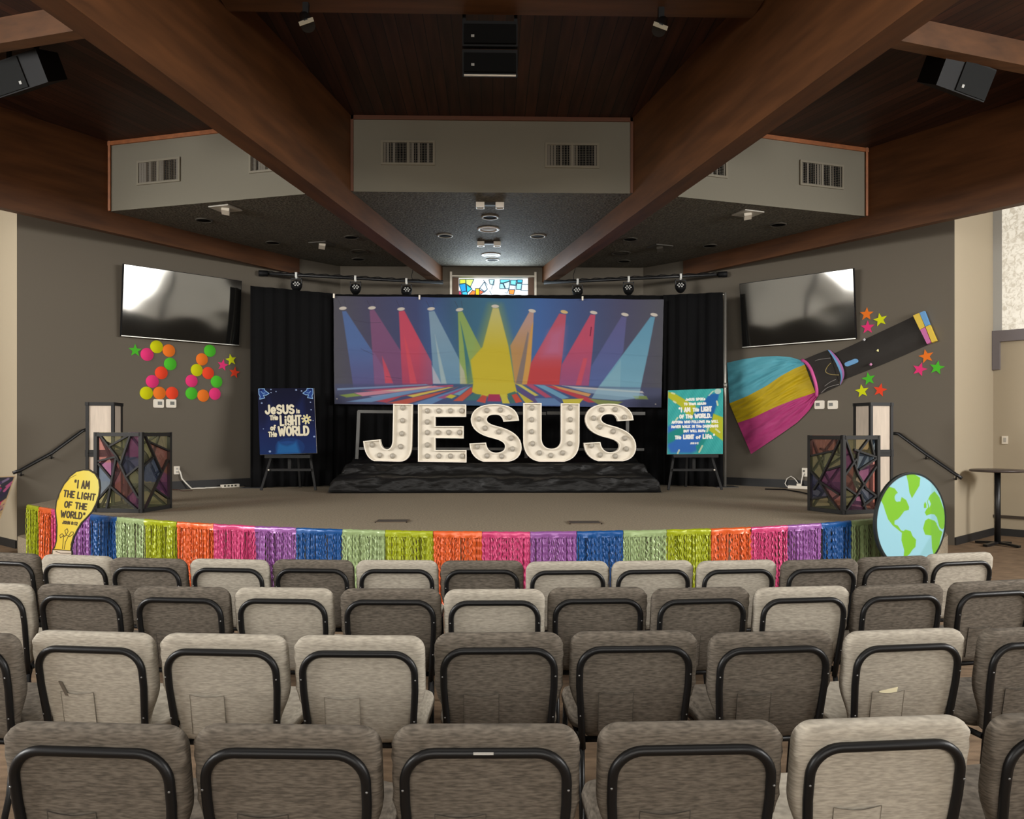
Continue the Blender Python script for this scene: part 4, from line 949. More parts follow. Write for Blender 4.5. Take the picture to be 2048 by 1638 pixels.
cv = Canvas(0, 0, 100, 114, 3.4, (62, 168, 164))
def p2(x, y): return ((x - 345) / 8.2, (y - 150) / 8.4)
nz = np.sin(cv.X * .35 + cv.Y * .2) * 4 + np.sin(cv.X * 1.3 - cv.Y * .9) * 3; cv.a += nz[..., None]
cv.poly([p2(345, 170), p2(440, 200), p2(760, 400), p2(700, 620), p2(520, 390), p2(345, 260)], (190, 188, 44), .95, 1)
cv.poly([p2(960, 230), p2(1110, 215), p2(1060, 420), p2(1000, 620), p2(700, 560)], (34, 96, 168), .95, 1.5)
cv.poly([p2(345, 700), p2(520, 600), p2(900, 620), p2(900, 840), p2(820, 1040), p2(700, 1095), p2(400, 1095), p2(345, 1000)], (52, 104, 186), .95, 3)
cv.poly([p2(345, 800), p2(560, 690), p2(640, 760), p2(430, 920), p2(345, 960)], (36, 140, 124), .9, 2); cv.poly([p2(760, 1000), p2(900, 820), p2(1000, 760), p2(880, 960), p2(800, 1095)], (36, 142, 130), .9, 1)
cv.poly([p2(1020, 520), p2(1165, 580), p2(1165, 920), p2(960, 770), p2(1000, 620)], (188, 186, 40), .95, 1)
cv.ell(*p2(1085, 190), 6, 5, (206, 216, 204), .8); cv.poly([p2(940, 250), p2(1000, 185), p2(1040, 175), p2(960, 255)], (206, 220, 196), .9, .6)
for a, b in (((1070, 340), (1085, 395)), ((860, 990), (815, 1080)), ((520, 1050), (500, 1095)), ((1060, 750), (1115, 795)), ((470, 600), (490, 570)), ((950, 700), (930, 780)), ((440, 205), (400, 190)), ((430, 320), (460, 340))): cv.stroke([p2(*a), p2(*b)], 3.2, (214, 220, 180), .85)
def ty(c, x0, y0, x1, y1, wd):
    a, b = p2(x0, y0), p2(x1, y1); k = wd * .5; cv.text(c, a[0] + k, a[1] + k, b[0] - k, b[1] - k, wd, (246, 244, 236), 0.0, .3)
ty('JeSUS SPOKe', 600, 275, 902, 322, 1.5); ty('TO THeM AGAIN:', 580, 345, 918, 388, 1.5); ty('"I AM', 500, 412, 682, 492, 2.4); ty('THe', 710, 424, 812, 488, 1.9); ty('LIGHT', 834, 408, 1000, 492, 2.4)
ty('Of THe', 515, 520, 718, 586, 2.0); ty('WORLD.', 738, 512, 1000, 586, 2.4); ty('ANYONe WHO FOLLOWS Me WILL', 402, 612, 1098, 658, 1.5); ty('NeVER WALK IN THe DARKNeSS', 400, 680, 1098, 726, 1.5)
ty('BUT WILL HAVe', 580, 748, 908, 792, 1.6); ty('THe', 452, 832, 552, 892, 2.0); ty('LIGHT', 575, 820, 742, 892, 2.4); ty('of', 762, 832, 838, 890, 2.0); ty('LIfe."', 862, 815, 1050, 890, 2.3); ty('JOHN 8:12', 680, 936, 806, 966, .9)
poster('teal and yellow poster board with a white scripture verse', 'black tripod easel holding the teal poster', ((1336.3, 780.8), (1446.4, 776.8), (1445.8, 907.7), (1334.3, 908.4)), 12.4, 12.68, cv, 0.82, 1)
# ================================================================== ON THE ANGLED WALLS
# screens
def tv(sd, u, v, W, H, P, Nn):
    c = on_plane(u, v, P + Nn * 0.16, Nn); rz = math.atan2(Nn.x, -Nn.y)      # local -Y faces along the wall normal
    t = thing('wall_television', 'large dark flat screen on the %s stage wall' % sd, 'television', c, rz, 'wall screens')
    R = Matrix.Rotation(math.radians(5.5), 3, 'X')
    obj('housing', MB().box(R @ Vector((0, 0.03, 0)), (W, 0.05, H), R), M_dark, t)
    G = []
    for j in range(2):
        G.append([R @ Vector((-W / 2 + 0.008 + (W - 0.016) * i, 0.003, H / 2 - 0.008 - (H - 0.022) * j)) for i in range(2)])
    m = MATS.get('screen_glass')
    if m is None:
        m = mat('screen_glass', (74, 73, 70), 0.07, metal=0.9, spec=0.3); nt = m.node_tree; N = nt.nodes; L = nt.links
        tc = N.new('ShaderNodeTexCoord'); n1 = N.new('ShaderNodeTexNoise'); n1.inputs['Scale'].default_value = 1.3; n1.inputs['Detail'].default_value = 0.0
        L.new(tc.outputs['Object'], n1.inputs['Vector']); bp = N.new('ShaderNodeBump'); bp.inputs['Strength'].default_value = 0.3; bp.inputs['Distance'].default_value = 0.07
        L.new(n1.outputs[0], bp.inputs['Height']); L.new(bp.outputs[0], N['Principled BSDF'].inputs['Normal'])
    obj('screen', MB().grid(G, False), m, t)
    obj('lower_bezel', MB().box(R @ Vector((0, 0.002, -H / 2 + 0.006)), (W, 0.012, 0.012), R), mat('bezel_silver', (200, 198, 190), 0.35, metal=0.6), t)
    obj('wall_mount', MB().box((0, 0.11, 0), (0.4, 0.12, 0.3)), M_black, t)
tv('left', 369.5, 614, 1.86, 1.06, WLP, WLN)
tv('right', 1589.5, 620, 1.86, 1.06, WRP, WRN)

# paper discs forming the figures 2 and 6, and paper stars
PAPER = {'pink': (240, 62, 128), 'yellow': (214, 214, 22), 'orange': (248, 128, 44), 'green': (84, 196, 52), 'red': (248, 78, 48), 'lime yellow': (224, 232, 30)}
PM = {k: mat('paper_' + k.replace(' ', '_'), tuple(x * .94 for x in c), 0.8, spec=0.1) for k, c in PAPER.items()}
def wall_frame(Nn): return math.atan2(Nn.x, -Nn.y)
def disc(u, v, col, lab):
    c = on_left(u, v, 0.006)
    mb = MB().lathe([(0.0, 0.003), (0.097, 0.003), (0.0985, 0.0015), (0.0985, 0.0), (0.0, 0.0)], (0, 0, 0), 36, Matrix.Rotation(math.radians(90), 3, 'X'))
    o = obj('paper_disc', mb, PM[col]); o.location = c; o.rotation_euler = (0, 0, wall_frame(WLN))
    tag(o, lab, 'paper disc', 'paper discs forming the 26 on the left wall')
q4 = lambda x, y: (x / 3.9, 480 + y / 3.9)
for x, y, col, wh in ((1222, 833, 'yellow', 'at the top of the figure 2'), (1147, 893, 'pink', 'at the upper left end of the figure 2'), (1317, 863, 'orange', 'beside the top yellow disc of the figure 2'), (1328, 967, 'green', 'on the right curve of the figure 2'), (1258, 1036, 'red', 'in the middle slant of the figure 2'),
                      (1188, 1103, 'pink', 'low on the slant of the figure 2'), (1142, 1194, 'yellow', 'at the bottom left corner of the figure 2'), (1244, 1194, 'orange', 'in the middle of the base of the figure 2'), (1342, 1194, 'red', 'at the right end of the base of the figure 2'),
                      (1637, 864, 'green', 'at the top of the figure 6'), (1575, 931, 'orange', 'second from the top of the figure 6'), (1535, 1015, 'yellow', 'on the left side of the figure 6'), (1623, 1038, 'red', 'at the top of the loop of the figure 6'), (1494, 1099, 'pink', 'on the left of the loop of the figure 6'),
                      (1689, 1105, 'green', 'on the right of the loop of the figure 6'), (1494, 1197, 'green', 'at the lower left of the figure 6'), (1585, 1214, 'orange', 'at the bottom of the figure 6'), (1676, 1200, 'pink', 'at the lower right of the figure 6')):
    u, v = q4(x, y); disc(u, v, col, '%s paper disc %s' % (col, wh))
def star(p, Nn, col, lab, rot, group, R0=0.118):
    pts = []
    for k in range(10):
        a = math.radians(90 + rot + k * 36); r = R0 if k % 2 == 0 else R0 * 0.42
        pts.append((r * math.cos(a), 0, r * math.sin(a)))
    o = obj('paper_star', MB().prism(pts, (0, -0.003, 0)), PM[col]); o.location = p; o.rotation_euler = (0, 0, wall_frame(Nn))
    tag(o, lab, 'paper star', group)
for x, y, col, rot, lab in ((1054, 862, 'green', 0, 'green paper star left of the figure 2'), (1802, 935, 'lime yellow', 12, 'yellow paper star above the red one, right of the figure 6'), (1737, 976, 'pink', -10, 'pink paper star nearest the figure 6'), (1829, 1034, 'red', -8, 'red paper star at the far right of the figure 6')):
    u, v = q4(x, y); star(on_left(u, v, 0.005), WLN, col, lab, rot, 'paper stars by the 26', 0.1)
q8 = lambda x, y: (1440 + x / 3.368, 500 + y / 3.368)
for x, y, col, rot, lab in ((988, 432, 'orange', -3, 'orange paper star at the top of the three beside the right screen'), (1080, 470, 'lime yellow', 10, 'yellow paper star above the flashlight, beside the orange one'), (995, 521, 'pink', 0, 'pink paper star between the right screen and the flashlight'),
                            (1002, 868, 'green', 10, 'green paper star at the top of the three under the flashlight'), (957, 950, 'lime yellow', 8, 'yellow paper star at the lower left under the flashlight'), (1078, 944, 'red', -12, 'red paper star at the lower right under the flashlight'),
                            (1390, 716, 'orange', 12, 'orange paper star just below the end cap of the flashlight'), (1345, 804, 'pink', -18, 'pink paper star beside the green one, below the flashlight end cap'), (1462, 793, 'green', -12, 'green paper star nearest the wall corner')):
    u, v = q8(x, y); star(on_right(u, v, 0.005), WRN, col, lab, rot, 'paper stars by the flashlight', 0.105)

# giant flashlight made of cloth and paper on the right wall
z3 = lambda x, y: (1440 + x / 7.446, 700 + y / 7.446)
def resample(pts, n):
    d = [0]
    for a, b in zip(pts, pts[1:]): d.append(d[-1] + math.hypot(b[0] - a[0], b[1] - a[1]))
    out = []
    for k in range(n):
        s = d[-1] * k / (n - 1); i = max(0, min(len(pts) - 2, next((j for j in range(len(d) - 1) if d[j + 1] >= s), len(d) - 2)))
        f = (s - d[i]) / max(1e-9, d[i + 1] - d[i]); out.append((pts[i][0] + (pts[i + 1][0] - pts[i][0]) * f, pts[i][1] + (pts[i + 1][1] - pts[i][1]) * f))
    return out
def smooth_line(pts, n):
    q = resample(pts, n)
    for _ in range(3): q = [q[0]] + [((q[i - 1][0] + 2 * q[i][0] + q[i + 1][0]) / 4, (q[i - 1][1] + 2 * q[i][1] + q[i + 1][1]) / 4) for i in range(1, n - 1)] + [q[-1]]
    return q
def loft(top, bot, nu, nv, off, wr, seed):
    T = smooth_line(top, nu); B = smooth_line(bot, nu); G = []
    for j in range(nv):
        f = j / (nv - 1); row = []
        for i in range(nu):
            x = T[i][0] * (1 - f) + B[i][0] * f; y = T[i][1] * (1 - f) + B[i][1] * f; s = i / (nu - 1)
            h = off(s, f) + wr * math.sin(math.pi * f)**.5 * (noise.noise(Vector((s * 2.2 + seed, f * 9 + s * 2.5, seed))) + 0.6 * noise.noise(Vector((s * 5, f * 16 + s * 4, seed + 4))))
            row.append(on_right(x, y, max(0.004, h)))
        G.append(row)
    return MB().grid(G)
t = thing('flashlight_wall_prop', 'giant cloth and paper flashlight mounted on the right stage wall', 'wall decoration', on_right(1580, 790, 0.0))
blT = [z3(*p) for p in ((105, 190), (350, 135), (600, 100), (850, 90), (1050, 105), (1225, 160))]
blB = [z3(*p) for p in ((140, 795), (400, 690), (700, 530), (900, 390), (1100, 280), (1262, 218))]
yeB = [z3(*p) for p in ((262, 1085), (500, 1005), (800, 860), (1100, 740), (1420, 632))]
piB = [z3(*p) for p in ((462, 1550), (850, 1290), (1150, 1080), (1330, 900), (1455, 690))]
bulge = lambda k: (lambda s, f: 0.02 + 0.1 * math.sin(math.pi * min(1, 0.15 + s * .8)) * math.sin(math.pi * ((k + f) / 3 * .9 + .05)))
for k, (a, b, c, nm) in enumerate(((blT, blB, (88, 164, 180), 'blue'), (blB, yeB, (186, 160, 22), 'yellow'), (yeB, piB, (176, 60, 118), 'pink'))):
    o = obj('cloth_panel', loft(a, b, 46, 22, bulge(k), 0.05, k * 3.1), mat('cloth_' + nm, c, 0.6, bump=(14, 0.5, 0.01), spec=0.3), t, True); o['label'] = nm + ' cloth panel'
z8 = lambda pts: [q8(*p) for p in pts]
M_paperblack = mat('black_paper', (52, 49, 46), 0.75, var=(4, 0.12), spec=0.2)
half = lambda s, f: 0.012 + 0.07 * math.sin(math.pi * f)
obj('head', loft(z8([(560, 740), (640, 705), (728, 672)]), z8([(655, 980), (730, 948), (806, 912)]), 20, 14, half, 0.006, 9), M_paperblack, t, True)
obj('body', loft(z8([(735, 712), (1000, 590), (1318, 440)]), z8([(800, 888), (1100, 770), (1410, 636)]), 30, 14, lambda s, f: 0.01 + 0.06 * math.sin(math.pi * f), 0.008, 12), M_paperblack, t, True)
rim = z8([(552, 742), (575, 748), (612, 800), (640, 880), (655, 950), (650, 985)])
pts = smooth_line(rim, 20); obj('lens_rim', MB().tube([on_right(u, v, 0.02 + 0.075 * math.sin(math.pi * i / 19)) for i, (u, v) in enumerate(pts)], 0.025, 8), mat('rim_pink', (206, 84, 150), 0.6), t, True)
ra = z8([(725, 672), (760, 720), (795, 790), (818, 850), (808, 905)]); rb = z8([(745, 676), (795, 725), (832, 790), (842, 850), (812, 908)]); rm = [((a[0] + b[0]) / 2, (a[1] + b[1]) / 2) for a, b in zip(ra, rb)]
for a, b, c, nm in ((ra, rm, (104, 160, 208), 'blue'), (rm, rb, (176, 110, 172), 'mauve')):
    mb = MB(); A = smooth_line(a, 16); B = smooth_line(b, 16)
    mb.grid([[on_right(*A[i], 0.03 + 0.085 * math.sin(math.pi * i / 15)) for i in range(16)], [on_right(*B[i], 0.03 + 0.085 * math.sin(math.pi * i / 15)) for i in range(16)]])
    o = obj('collar_band', mb, mat('collar_' + nm, c, 0.6), t, True); o['label'] = nm + ' collar band'
for p, c, nm in (([(1311, 445), (1353, 427), (1391, 520), (1357, 541)], (220, 188, 60), 'yellow'), ([(1355, 427), (1385, 414), (1420, 505), (1394, 519)], (98, 154, 206), 'blue'), ([(1359, 542), (1392, 523), (1431, 624), (1405, 636)], (200, 104, 164), 'pink'), ([(1395, 521), (1422, 508), (1467, 613), (1437, 626)], (222, 190, 62), 'yellow')):
    o = obj('end_cap_panel', MB().prism([on_right(*q8(*z), 0.01) for z in p], WRN * 0.075), mat('cap_' + nm, c, 0.6), t, True); o['label'] = nm + ' end cap panel'
cap = []
for (cx_, cy_), a0_ in (((915, 748), -112), ((859, 770), 68)):
    for k in range(9):
        a = math.radians(a0_ + k * 22.5); cap.append((cx_ + 17 * math.cos(a), cy_ + 15 * math.sin(a)))
obj('switch', MB().prism([on_right(*q8(*z), 0.07) for z in cap], WRN * 0.02), mat('collar_blue', (104, 160, 208), 0.6), t, True)
for x, y, c in ((1062, 677, (226, 220, 150)), (1015, 771, (190, 120, 160)), (970, 604, (170, 170, 170))):
    obj('paper_dot', MB().box(on_right(*q8(x, y), 0.065), (0.03, 0.03, 0.03), Matrix.Rotation(.7, 3, 'Y')), mat('dot_%d' % x, c, 0.6), t, True)
pts = smooth_line(z8([(745, 762), (722, 785), (705, 822), (745, 840), (800, 842)]), 18); obj('cord_loop', MB().tube([on_right(u, v, 0.095) for u, v in pts], 0.006, 6), mat('cord_tan', (150, 132, 80), 0.6), t, True)
for ln in ([(640, 748), (660, 738), (745, 728)], [(705, 918), (740, 890), (780, 872)], [(680, 965), (720, 925), (800, 905)]):
    obj('highlight_strip', MB().tube([on_right(u, v, 0.06) for u, v in smooth_line(z8(ln), 10)], 0.006, 5), mat('strip_grey', (130, 126, 122), 0.5), t, True)

# thermostat plates, sockets, cords and power strips
def plate(name, lab, cat, c, Nn, W, H, group, holes):
    t = thing(name, lab, cat, c, wall_frame(Nn), group)
    mb = MB(); r = 0.018 if W > .1 else 0.006
    pts = [(sx * (W / 2 - r) + r * math.cos(math.radians(a)), sz * (H / 2 - r) + r * math.sin(math.radians(a))) for sx, sz, s0 in ((1, 1, 0), (-1, 1, 90), (-1, -1, 180), (1, -1, 270)) for a in range(s0, s0 + 91, 30)]
    obj('plate', mb.prism([(x, 0, z) for x, z in pts], (0, -0.02, 0)), M_white, t)
    for nm, x, z, w_, h_, m in holes: obj(nm, MB().box((x, -0.021, z), (w_, 0.006, h_)), m, t)
M_lcd = mat('lcd_dark', (70, 68, 54), 0.3)
for (x, y), wh in (((316.7, 807), 'under the orange disc at the base of the 2'), ((341.5, 807), 'under the red disc at the base of the 2')):
    plate('wall_control_panel', 'white control plate with a small dark screen ' + wh, 'control panel', on_left(x, y, 0), WLN, 0.155, 0.13, 'control plates on the left wall', [('display', 0.015, 0.005, 0.065, 0.052, M_lcd)])
for (x, y), wh in (((1639.6, 809.5), 'touching the flashlight head'), ((1666, 809.5), 'on the side away from the flashlight')):
    plate('wall_control_panel', 'white control plate with a small dark screen, right wall, ' + wh, 'control panel', on_right(x, y, 0), WRN, 0.155, 0.13, 'control plates on the right wall', [('display', -0.025, 0.005, 0.06, 0.05, M_lcd)])
plate('wall_outlet', 'white wall outlet with a white cord, on the left stage wall', 'outlet', on_left(353, 940.5, 0), WLN, 0.085, 0.125, None, [('socket', 0, 0.025, 0.035, 0.03, M_ring), ('socket', 0, -0.025, 0.035, 0.03, M_ring)])
plate('wall_outlet', 'white wall outlet with a dark plug, on the right stage wall', 'outlet', on_right(1610, 944.5, 0), WRN, 0.085, 0.135, None, [('socket', -0.01, 0.02, 0.035, 0.025, M_lcd), ('socket', 0, -0.035, 0.035, 0.03, M_ring)])
plate('light_switch', 'small beige light switch on the cream wall behind the round table', 'switch', Vector((*wpt(0.16, 0.0), 0)) + Vector((0, 0, 1.47)), Vector((-S2, -S2, 0)), 0.08, 0.12, None, [('rocker', 0, 0, 0.035, 0.07, M_ring)])
M_cord = mat('white_cord', (222, 216, 204), 0.5)
zf = lambda u, v: on_z(u, v, ZS + 0.012)
fl = lambda fn, u, off: (lambda p: Vector((p.x, p.y, ZS + 0.013)))(fn(u, 900, off))
o = obj('extension_lead', MB().tube([on_left(358, 939, 0.02), on_left(361, 945, 0.05), on_left(364, 957, 0.06), on_left(372, 966, 0.08), fl(on_left, 383, .12), fl(on_left, 398, .13), fl(on_left, 409, .2), fl(on_left, 412, .14), fl(on_left, 425, .16), fl(on_left, 446, .14)], 0.011, 8), M_cord); tag(o, 'white cord from the left wall outlet to the power strip on the floor', 'cord')
t = thing('power_strip', 'white power strip lying along the baseboard by the left curtain', 'power strip', fl(on_left, 460, 0.13), math.radians(45))
obj('strip_body', MB().box((0, 0, 0.013), (0.3, 0.06, 0.05)), M_white, t)
for k in range(4): obj('socket', MB().box((-0.1 + k * 0.06, -0.031, 0.016), (0.035, 0.006, 0.028)), M_lcd, t)
t = thing('power_strip', 'white power strip on the stage floor below the right wall outlet', 'power strip', fl(on_right, 1599, 0.14), math.radians(-45))
obj('strip_body', MB().box((0, 0, 0.014), (0.36, 0.06, 0.045)), M_white, t); obj('plug', MB().box((-0.02, 0.03, 0.05), (0.06, 0.05, 0.04)), M_white, t)
o = obj('extension_lead', MB().tube([on_right(1608, 944, 0.03), on_right(1605, 952, 0.05), on_right(1603, 962, 0.06), on_right(1602, 969, 0.08)], 0.009, 8), M_cord); tag(o, 'short white cord hanging straight down from the right wall outlet', 'cord')
o = obj('extension_lead', MB().tube([fl(on_right, 1583, .14), on_right(1573, 972.5, 0.1), on_right(1570, 967, 0.06), on_right(1574, 957, 0.05), on_right(1582, 952.5, 0.05), on_right(1589, 957, 0.06), on_right(1596, 966, 0.08)], 0.007, 8), M_cord); tag(o, 'white cord looping up from the right power strip', 'cord')
o = obj('floor_cable', MB().tube([zf(1530, 978), zf(1570, 979), zf(1600, 984), zf(1622, 989), zf(1645, 996)], 0.01, 6), M_dark); tag(o, 'black cable lying on the stage floor behind the right lattice box', 'cable')
o = obj('floor_cable', MB().tube([zf(340, 979), zf(355, 979), zf(365, 981.5), zf(385, 981)], 0.007, 6), mat('brown_cable', (70, 46, 36), 0.6)); tag(o, 'short brown cable lying on the stage floor behind the left lattice box', 'cable')
o = obj('floor_cable', MB().tube([zf(478, 969), zf(492, 972), zf(510, 973), zf(540, 973)], 0.007, 6), M_dark); tag(o, 'dark cable running from the left power strip towards the navy poster', 'cable')

# handrails
def rail(sd, fn, pts, brk, tail):
    P = [fn(u, v, 0.09) for u, v in pts]
    t = thing('handrail', 'black metal handrail on the %s stage wall above the steps' % sd, 'handrail', P[1])
    obj('rail', MB().tube(P, 0.024, 10), M_black, t, True)
    for u, v in brk:
        a = fn(u, v, 0.09); b = fn(u, v + 9, 0.0); obj('bracket', MB().tube([a, a - Vector((0, 0, 0.07)), b], 0.012, 8).lathe([(0, 0), (0.035, 0), (0.035, 0.008)], b, 12), M_black, t, True)
rail('left', on_left, [(173, 859), (165, 861.5), (104, 906), (40, 941), (26, 946)], [(103, 907), (42, 941)], None)
rail('right', on_right, [(1784, 866.5), (1797, 867.5), (1852, 908), (1912, 949), (1924, 957)], [(1852, 908), (1912, 949)], None)

# ================================================================== STAGE FRONT AND FLOOR PIECES
# glass-look lattice boxes with coloured cellophane
FRAME = mat('lattice_black', (33, 32, 31), 0.6, spec=0.3)
FILM = film_mat('cellophane')
def lattice(sd, label, ucorner, uL, uR, vT, vB, facesL, facesR):
    d = (ZS - 1.6) * FPX / (HZ - vB); C0 = at(ucorner, vB, d); C0.z = ZS
    H = (vB - vT) * d / FPX; best = None
    for Lq in np.arange(0.35, 0.9, 0.01):            # side length and turn that give the seen widths
        for a in np.arange(-10, 70, 1.0):
            e1 = Vector((-math.cos(math.radians(a)), math.sin(math.radians(a)), 0)); e2 = Vector((math.sin(math.radians(a)), math.cos(math.radians(a)), 0))
            r = 0
            for e_, uu in ((e1, uL), (e2, uR)):
                p = C0 + e_ * Lq - EYE; r += (CX + FPX * p.dot(RT) / p.dot(FW) - uu)**2
            if best is None or r < best[0]: best = (r, Lq, e1, e2)
    _, Lq, e1, e2 = best
    t = thing('lattice_box', label, 'lattice box', C0 + (e1 + e2) * Lq / 2, 0, 'cellophane lattice boxes')
    A, B, Cc, Dd = C0, C0 + e1 * Lq, C0 + e1 * Lq + e2 * Lq, C0 + e2 * Lq
    wb = 0.042
    mb = MB()
    for p in (A, B, Cc, Dd): mb.bar((p.x, p.y, ZS + 0.002), (p.x, p.y, ZS + H), wb, wb, up=e1)
    for z in (ZS + 0.025, ZS + H - 0.025):
        for p, q in ((A, B), (B, Cc), (Cc, Dd), (Dd, A)): mb.bar((p.x, p.y, z), (q.x, q.y, z), wb, wb)
    obj('frame', mb, FRAME, t, True)
    # faces: origin at the viewer's top left of each face
    for (O, E_), (segs, seeds) in (((B, -e1), facesL), ((A, e2), facesR), ((Cc, -e1), facesL), ((B, e2), facesR)):
        back = (O - Cc).length < 1e-6 or (O - B).length < 1e-6 and (E_ - e2).length < 1e-6
        n = E_.cross(Vector((0, 0, 1))).normalized()
        mb = MB()
        for (x0, y0, x1, y1) in segs:
            mb.bar(O + E_ * (x0 * Lq) + Vector((0, 0, H * (1 - y0))), O + E_ * (x1 * Lq) + Vector((0, 0, H * (1 - y1))), 0.02, 0.031, up=n)
        obj('strut', mb, FRAME, t, True)
        cv = Canvas(0, 0, 1, 1, 70, (0, 0, 0))
        cost = np.full(cv.X.shape, 1e9)            # each spot takes the film of the nearest pane not cut off by a strut
        for sx, sy, c_ in seeds:
            k_ = np.hypot((cv.X - sx) * .6, cv.Y - sy)
            for (x0, y0, x1, y1) in segs:
                d1 = (x1 - x0) * (cv.Y - y0) - (y1 - y0) * (cv.X - x0); d2 = (x1 - x0) * (sy - y0) - (y1 - y0) * (sx - x0)
                d3 = (cv.X - sx) * (y0 - sy) - (cv.Y - sy) * (x0 - sx); d4 = (cv.X - sx) * (y1 - sy) - (cv.Y - sy) * (x1 - sx)
                k_ = k_ + 0.7 * ((d1 * d2 < 0) & (d3 * d4 < 0))
            m_ = k_ < cost; cost = np.where(m_, k_, cost); cv.a[m_] = np.array(c_, float) * 0.62 + 255 * 0.38
        if back: cv.a = cv.a * 0.18 + 255 * 0.82
        tl = O + Vector((0, 0, H)) - n * 0.012; tr = tl + E_ * Lq; br = tr - Vector((0, 0, H)); bl = tl - Vector((0, 0, H))
        art('cellophane', cv, quad_place((0, 0, 1, 1), [tl, tr, br, bl]), FILM, t)
PK, OL, PU, BL_, SA, RD = (235, 130, 140), (200, 205, 130), (176, 70, 160), (110, 150, 200), (205, 205, 150), (214, 110, 90)
MG = (226, 120, 210)
Lf = ([(.09, .04, .46, .30), (.72, .04, .28, .18), (.04, .36, .45, .305), (.76, .04, .55, .39), (.46, .30, .67, .56), (.45, .31, .23, .97), (.05, .39, .34, .58), (.95, .42, .67, .55), (.34, .68, .92, .96), (.67, .56, .95, .82), (.34, .65, .04, .84), (.45, .31, .55, .39)],
      [(.15, .2, PK), (.35, .08, SA), (.45, .2, OL), (.85, .2, PU), (.8, .42, (90, 110, 170)), (.2, .34, PK), (.2, .42, MG), (.12, .62, BL_), (.4, .52, PK), (.12, .92, OL), (.4, .82, OL), (.6, .5, RD), (.6, .7, RD), (.85, .65, OL), (.85, .85, PU), (.5, .93, SA)])
Rf = ([(.12, .04, .70, .52), (.25, .12, .95, .24), (.40, .32, .06, .42), (.92, .36, .12, .96), (.45, .72, .92, .86)], [(.6, .08, OL), (.2, .28, OL), (.7, .3, RD), (.35, .5, (90, 130, 190)), (.8, .6, PU), (.3, .75, SA), (.6, .9, OL), (.9, .45, RD)])
lattice('left', 'black lattice box with coloured film panes, behind the yellow bulb sign', 282.5, 192, 338.5, 864.5, 1026, Lf, Rf)
Rl = ([(.95, .02, .33, .58), (.06, .27, .72, .20), (.05, .48, .33, .60), (.55, .45, .97, .38), (.33, .58, .12, .72), (.30, .60, .62, .80), (.08, .84, .55, .79), (.58, .78, .95, .98), (.30, .6, .9, .75)],
      [(.4, .1, RD), (.3, .38, OL), (.8, .25, OL), (.7, .5, PU), (.6, .65, PU), (.12, .62, (70, 90, 150)), (.2, .75, (80, 100, 160)), (.35, .92, OL), (.85, .88, RD), (.8, .75, PK)])
Rr = ([(.06, .05, .42, .5), (.30, .18, .95, .28), (.72, .05, .42, .22), (.42, .5, .66, .68), (.42, .22, .36, .40), (.95, .30, .45, .44), (.36, .30, .04, .50), (.95, .40, .04, .97), (.50, .75, .66, .97), (.62, .67, .95, .78), (.95, .78, .55, .90), (.05, .65, .35, .75), (.78, .05, .88, .25)],
      [(.15, .25, PU), (.2, .1, OL), (.5, .1, SA), (.7, .18, (226, 206, 120)), (.9, .12, BL_), (.65, .3, BL_), (.7, .42, MG), (.9, .4, PK), (.4, .55, SA), (.2, .5, RD), (.2, .62, RD), (.85, .65, RD), (.15, .8, OL), (.45, .85, MG), (.75, .82, BL_), (.3, .93, PU), (.85, .93, RD)])
lattice('right', 'black lattice box with coloured film panes, beside the globe sign', 1686.5, 1627, 1760.5, 870.7, 1029.5, Rl, Rr)

# lantern columns: two pale boxes stacked, black edged
M_lant = mat('lantern_panel', (188, 174, 158), 0.7, var=(3.0, 0.1, 4), scale=(9, 9, 1.2))
def lantern(sd, c, rz, W, D, zs, zt, lab, which):
    t = thing('lantern_box', lab, 'lantern', (c[0], c[1], zs), rz, 'stacked lanterns on the %s' % sd)
    h = zt - zs; e = 0.035
    mb = MB()
    for sx in (-1, 1):
        for sy in (-1, 1): mb.box((sx * (W / 2 - e / 2), sy * (D / 2 - e / 2), h / 2), (e, e, h))
    for z in (0.02, h - 0.02):
        for s in (-1, 1): mb.box((0, s * (D / 2 - e / 2), z), (W + 0.015, e, 0.04)); mb.box((s * (W / 2 - e / 2), 0, z), (e, D + 0.015, 0.04))
    obj('frame', mb, M_easel, t)
    for s in (-1, 1):
        obj('panel', MB().box((0, s * (D / 2 - 0.02), h / 2), (W - 2 * e, 0.01, h - 0.08)), M_lant, t)
        obj('panel', MB().box((s * (W / 2 - 0.02), 0, h / 2), (0.01, D - 2 * e, h - 0.08)), M_lant, t)
    obj('top_panel', MB().box((0, 0, h - 0.006), (W - 0.02, D - 0.02, 0.01)), M_easel, t)
cl = at(209, 900, 9.85); cr = at(1746, 900, 9.95)
for sd, c, rz, W, D in (('left', cl, math.radians(7), 0.325, 0.32), ('right', cr, math.radians(13), 0.326, 0.32)):
    wh = {'left': 'the left lattice box', 'right': 'the right lattice box'}[sd]
    lantern(sd, c, rz, W, D, ZS + 0.002, 1.335, 'lower black-edged pale lantern box standing behind ' + wh, 0)
    lantern(sd, c, rz, W, D, 1.337, 1.955, 'upper black-edged pale lantern box stacked behind ' + wh, 1)

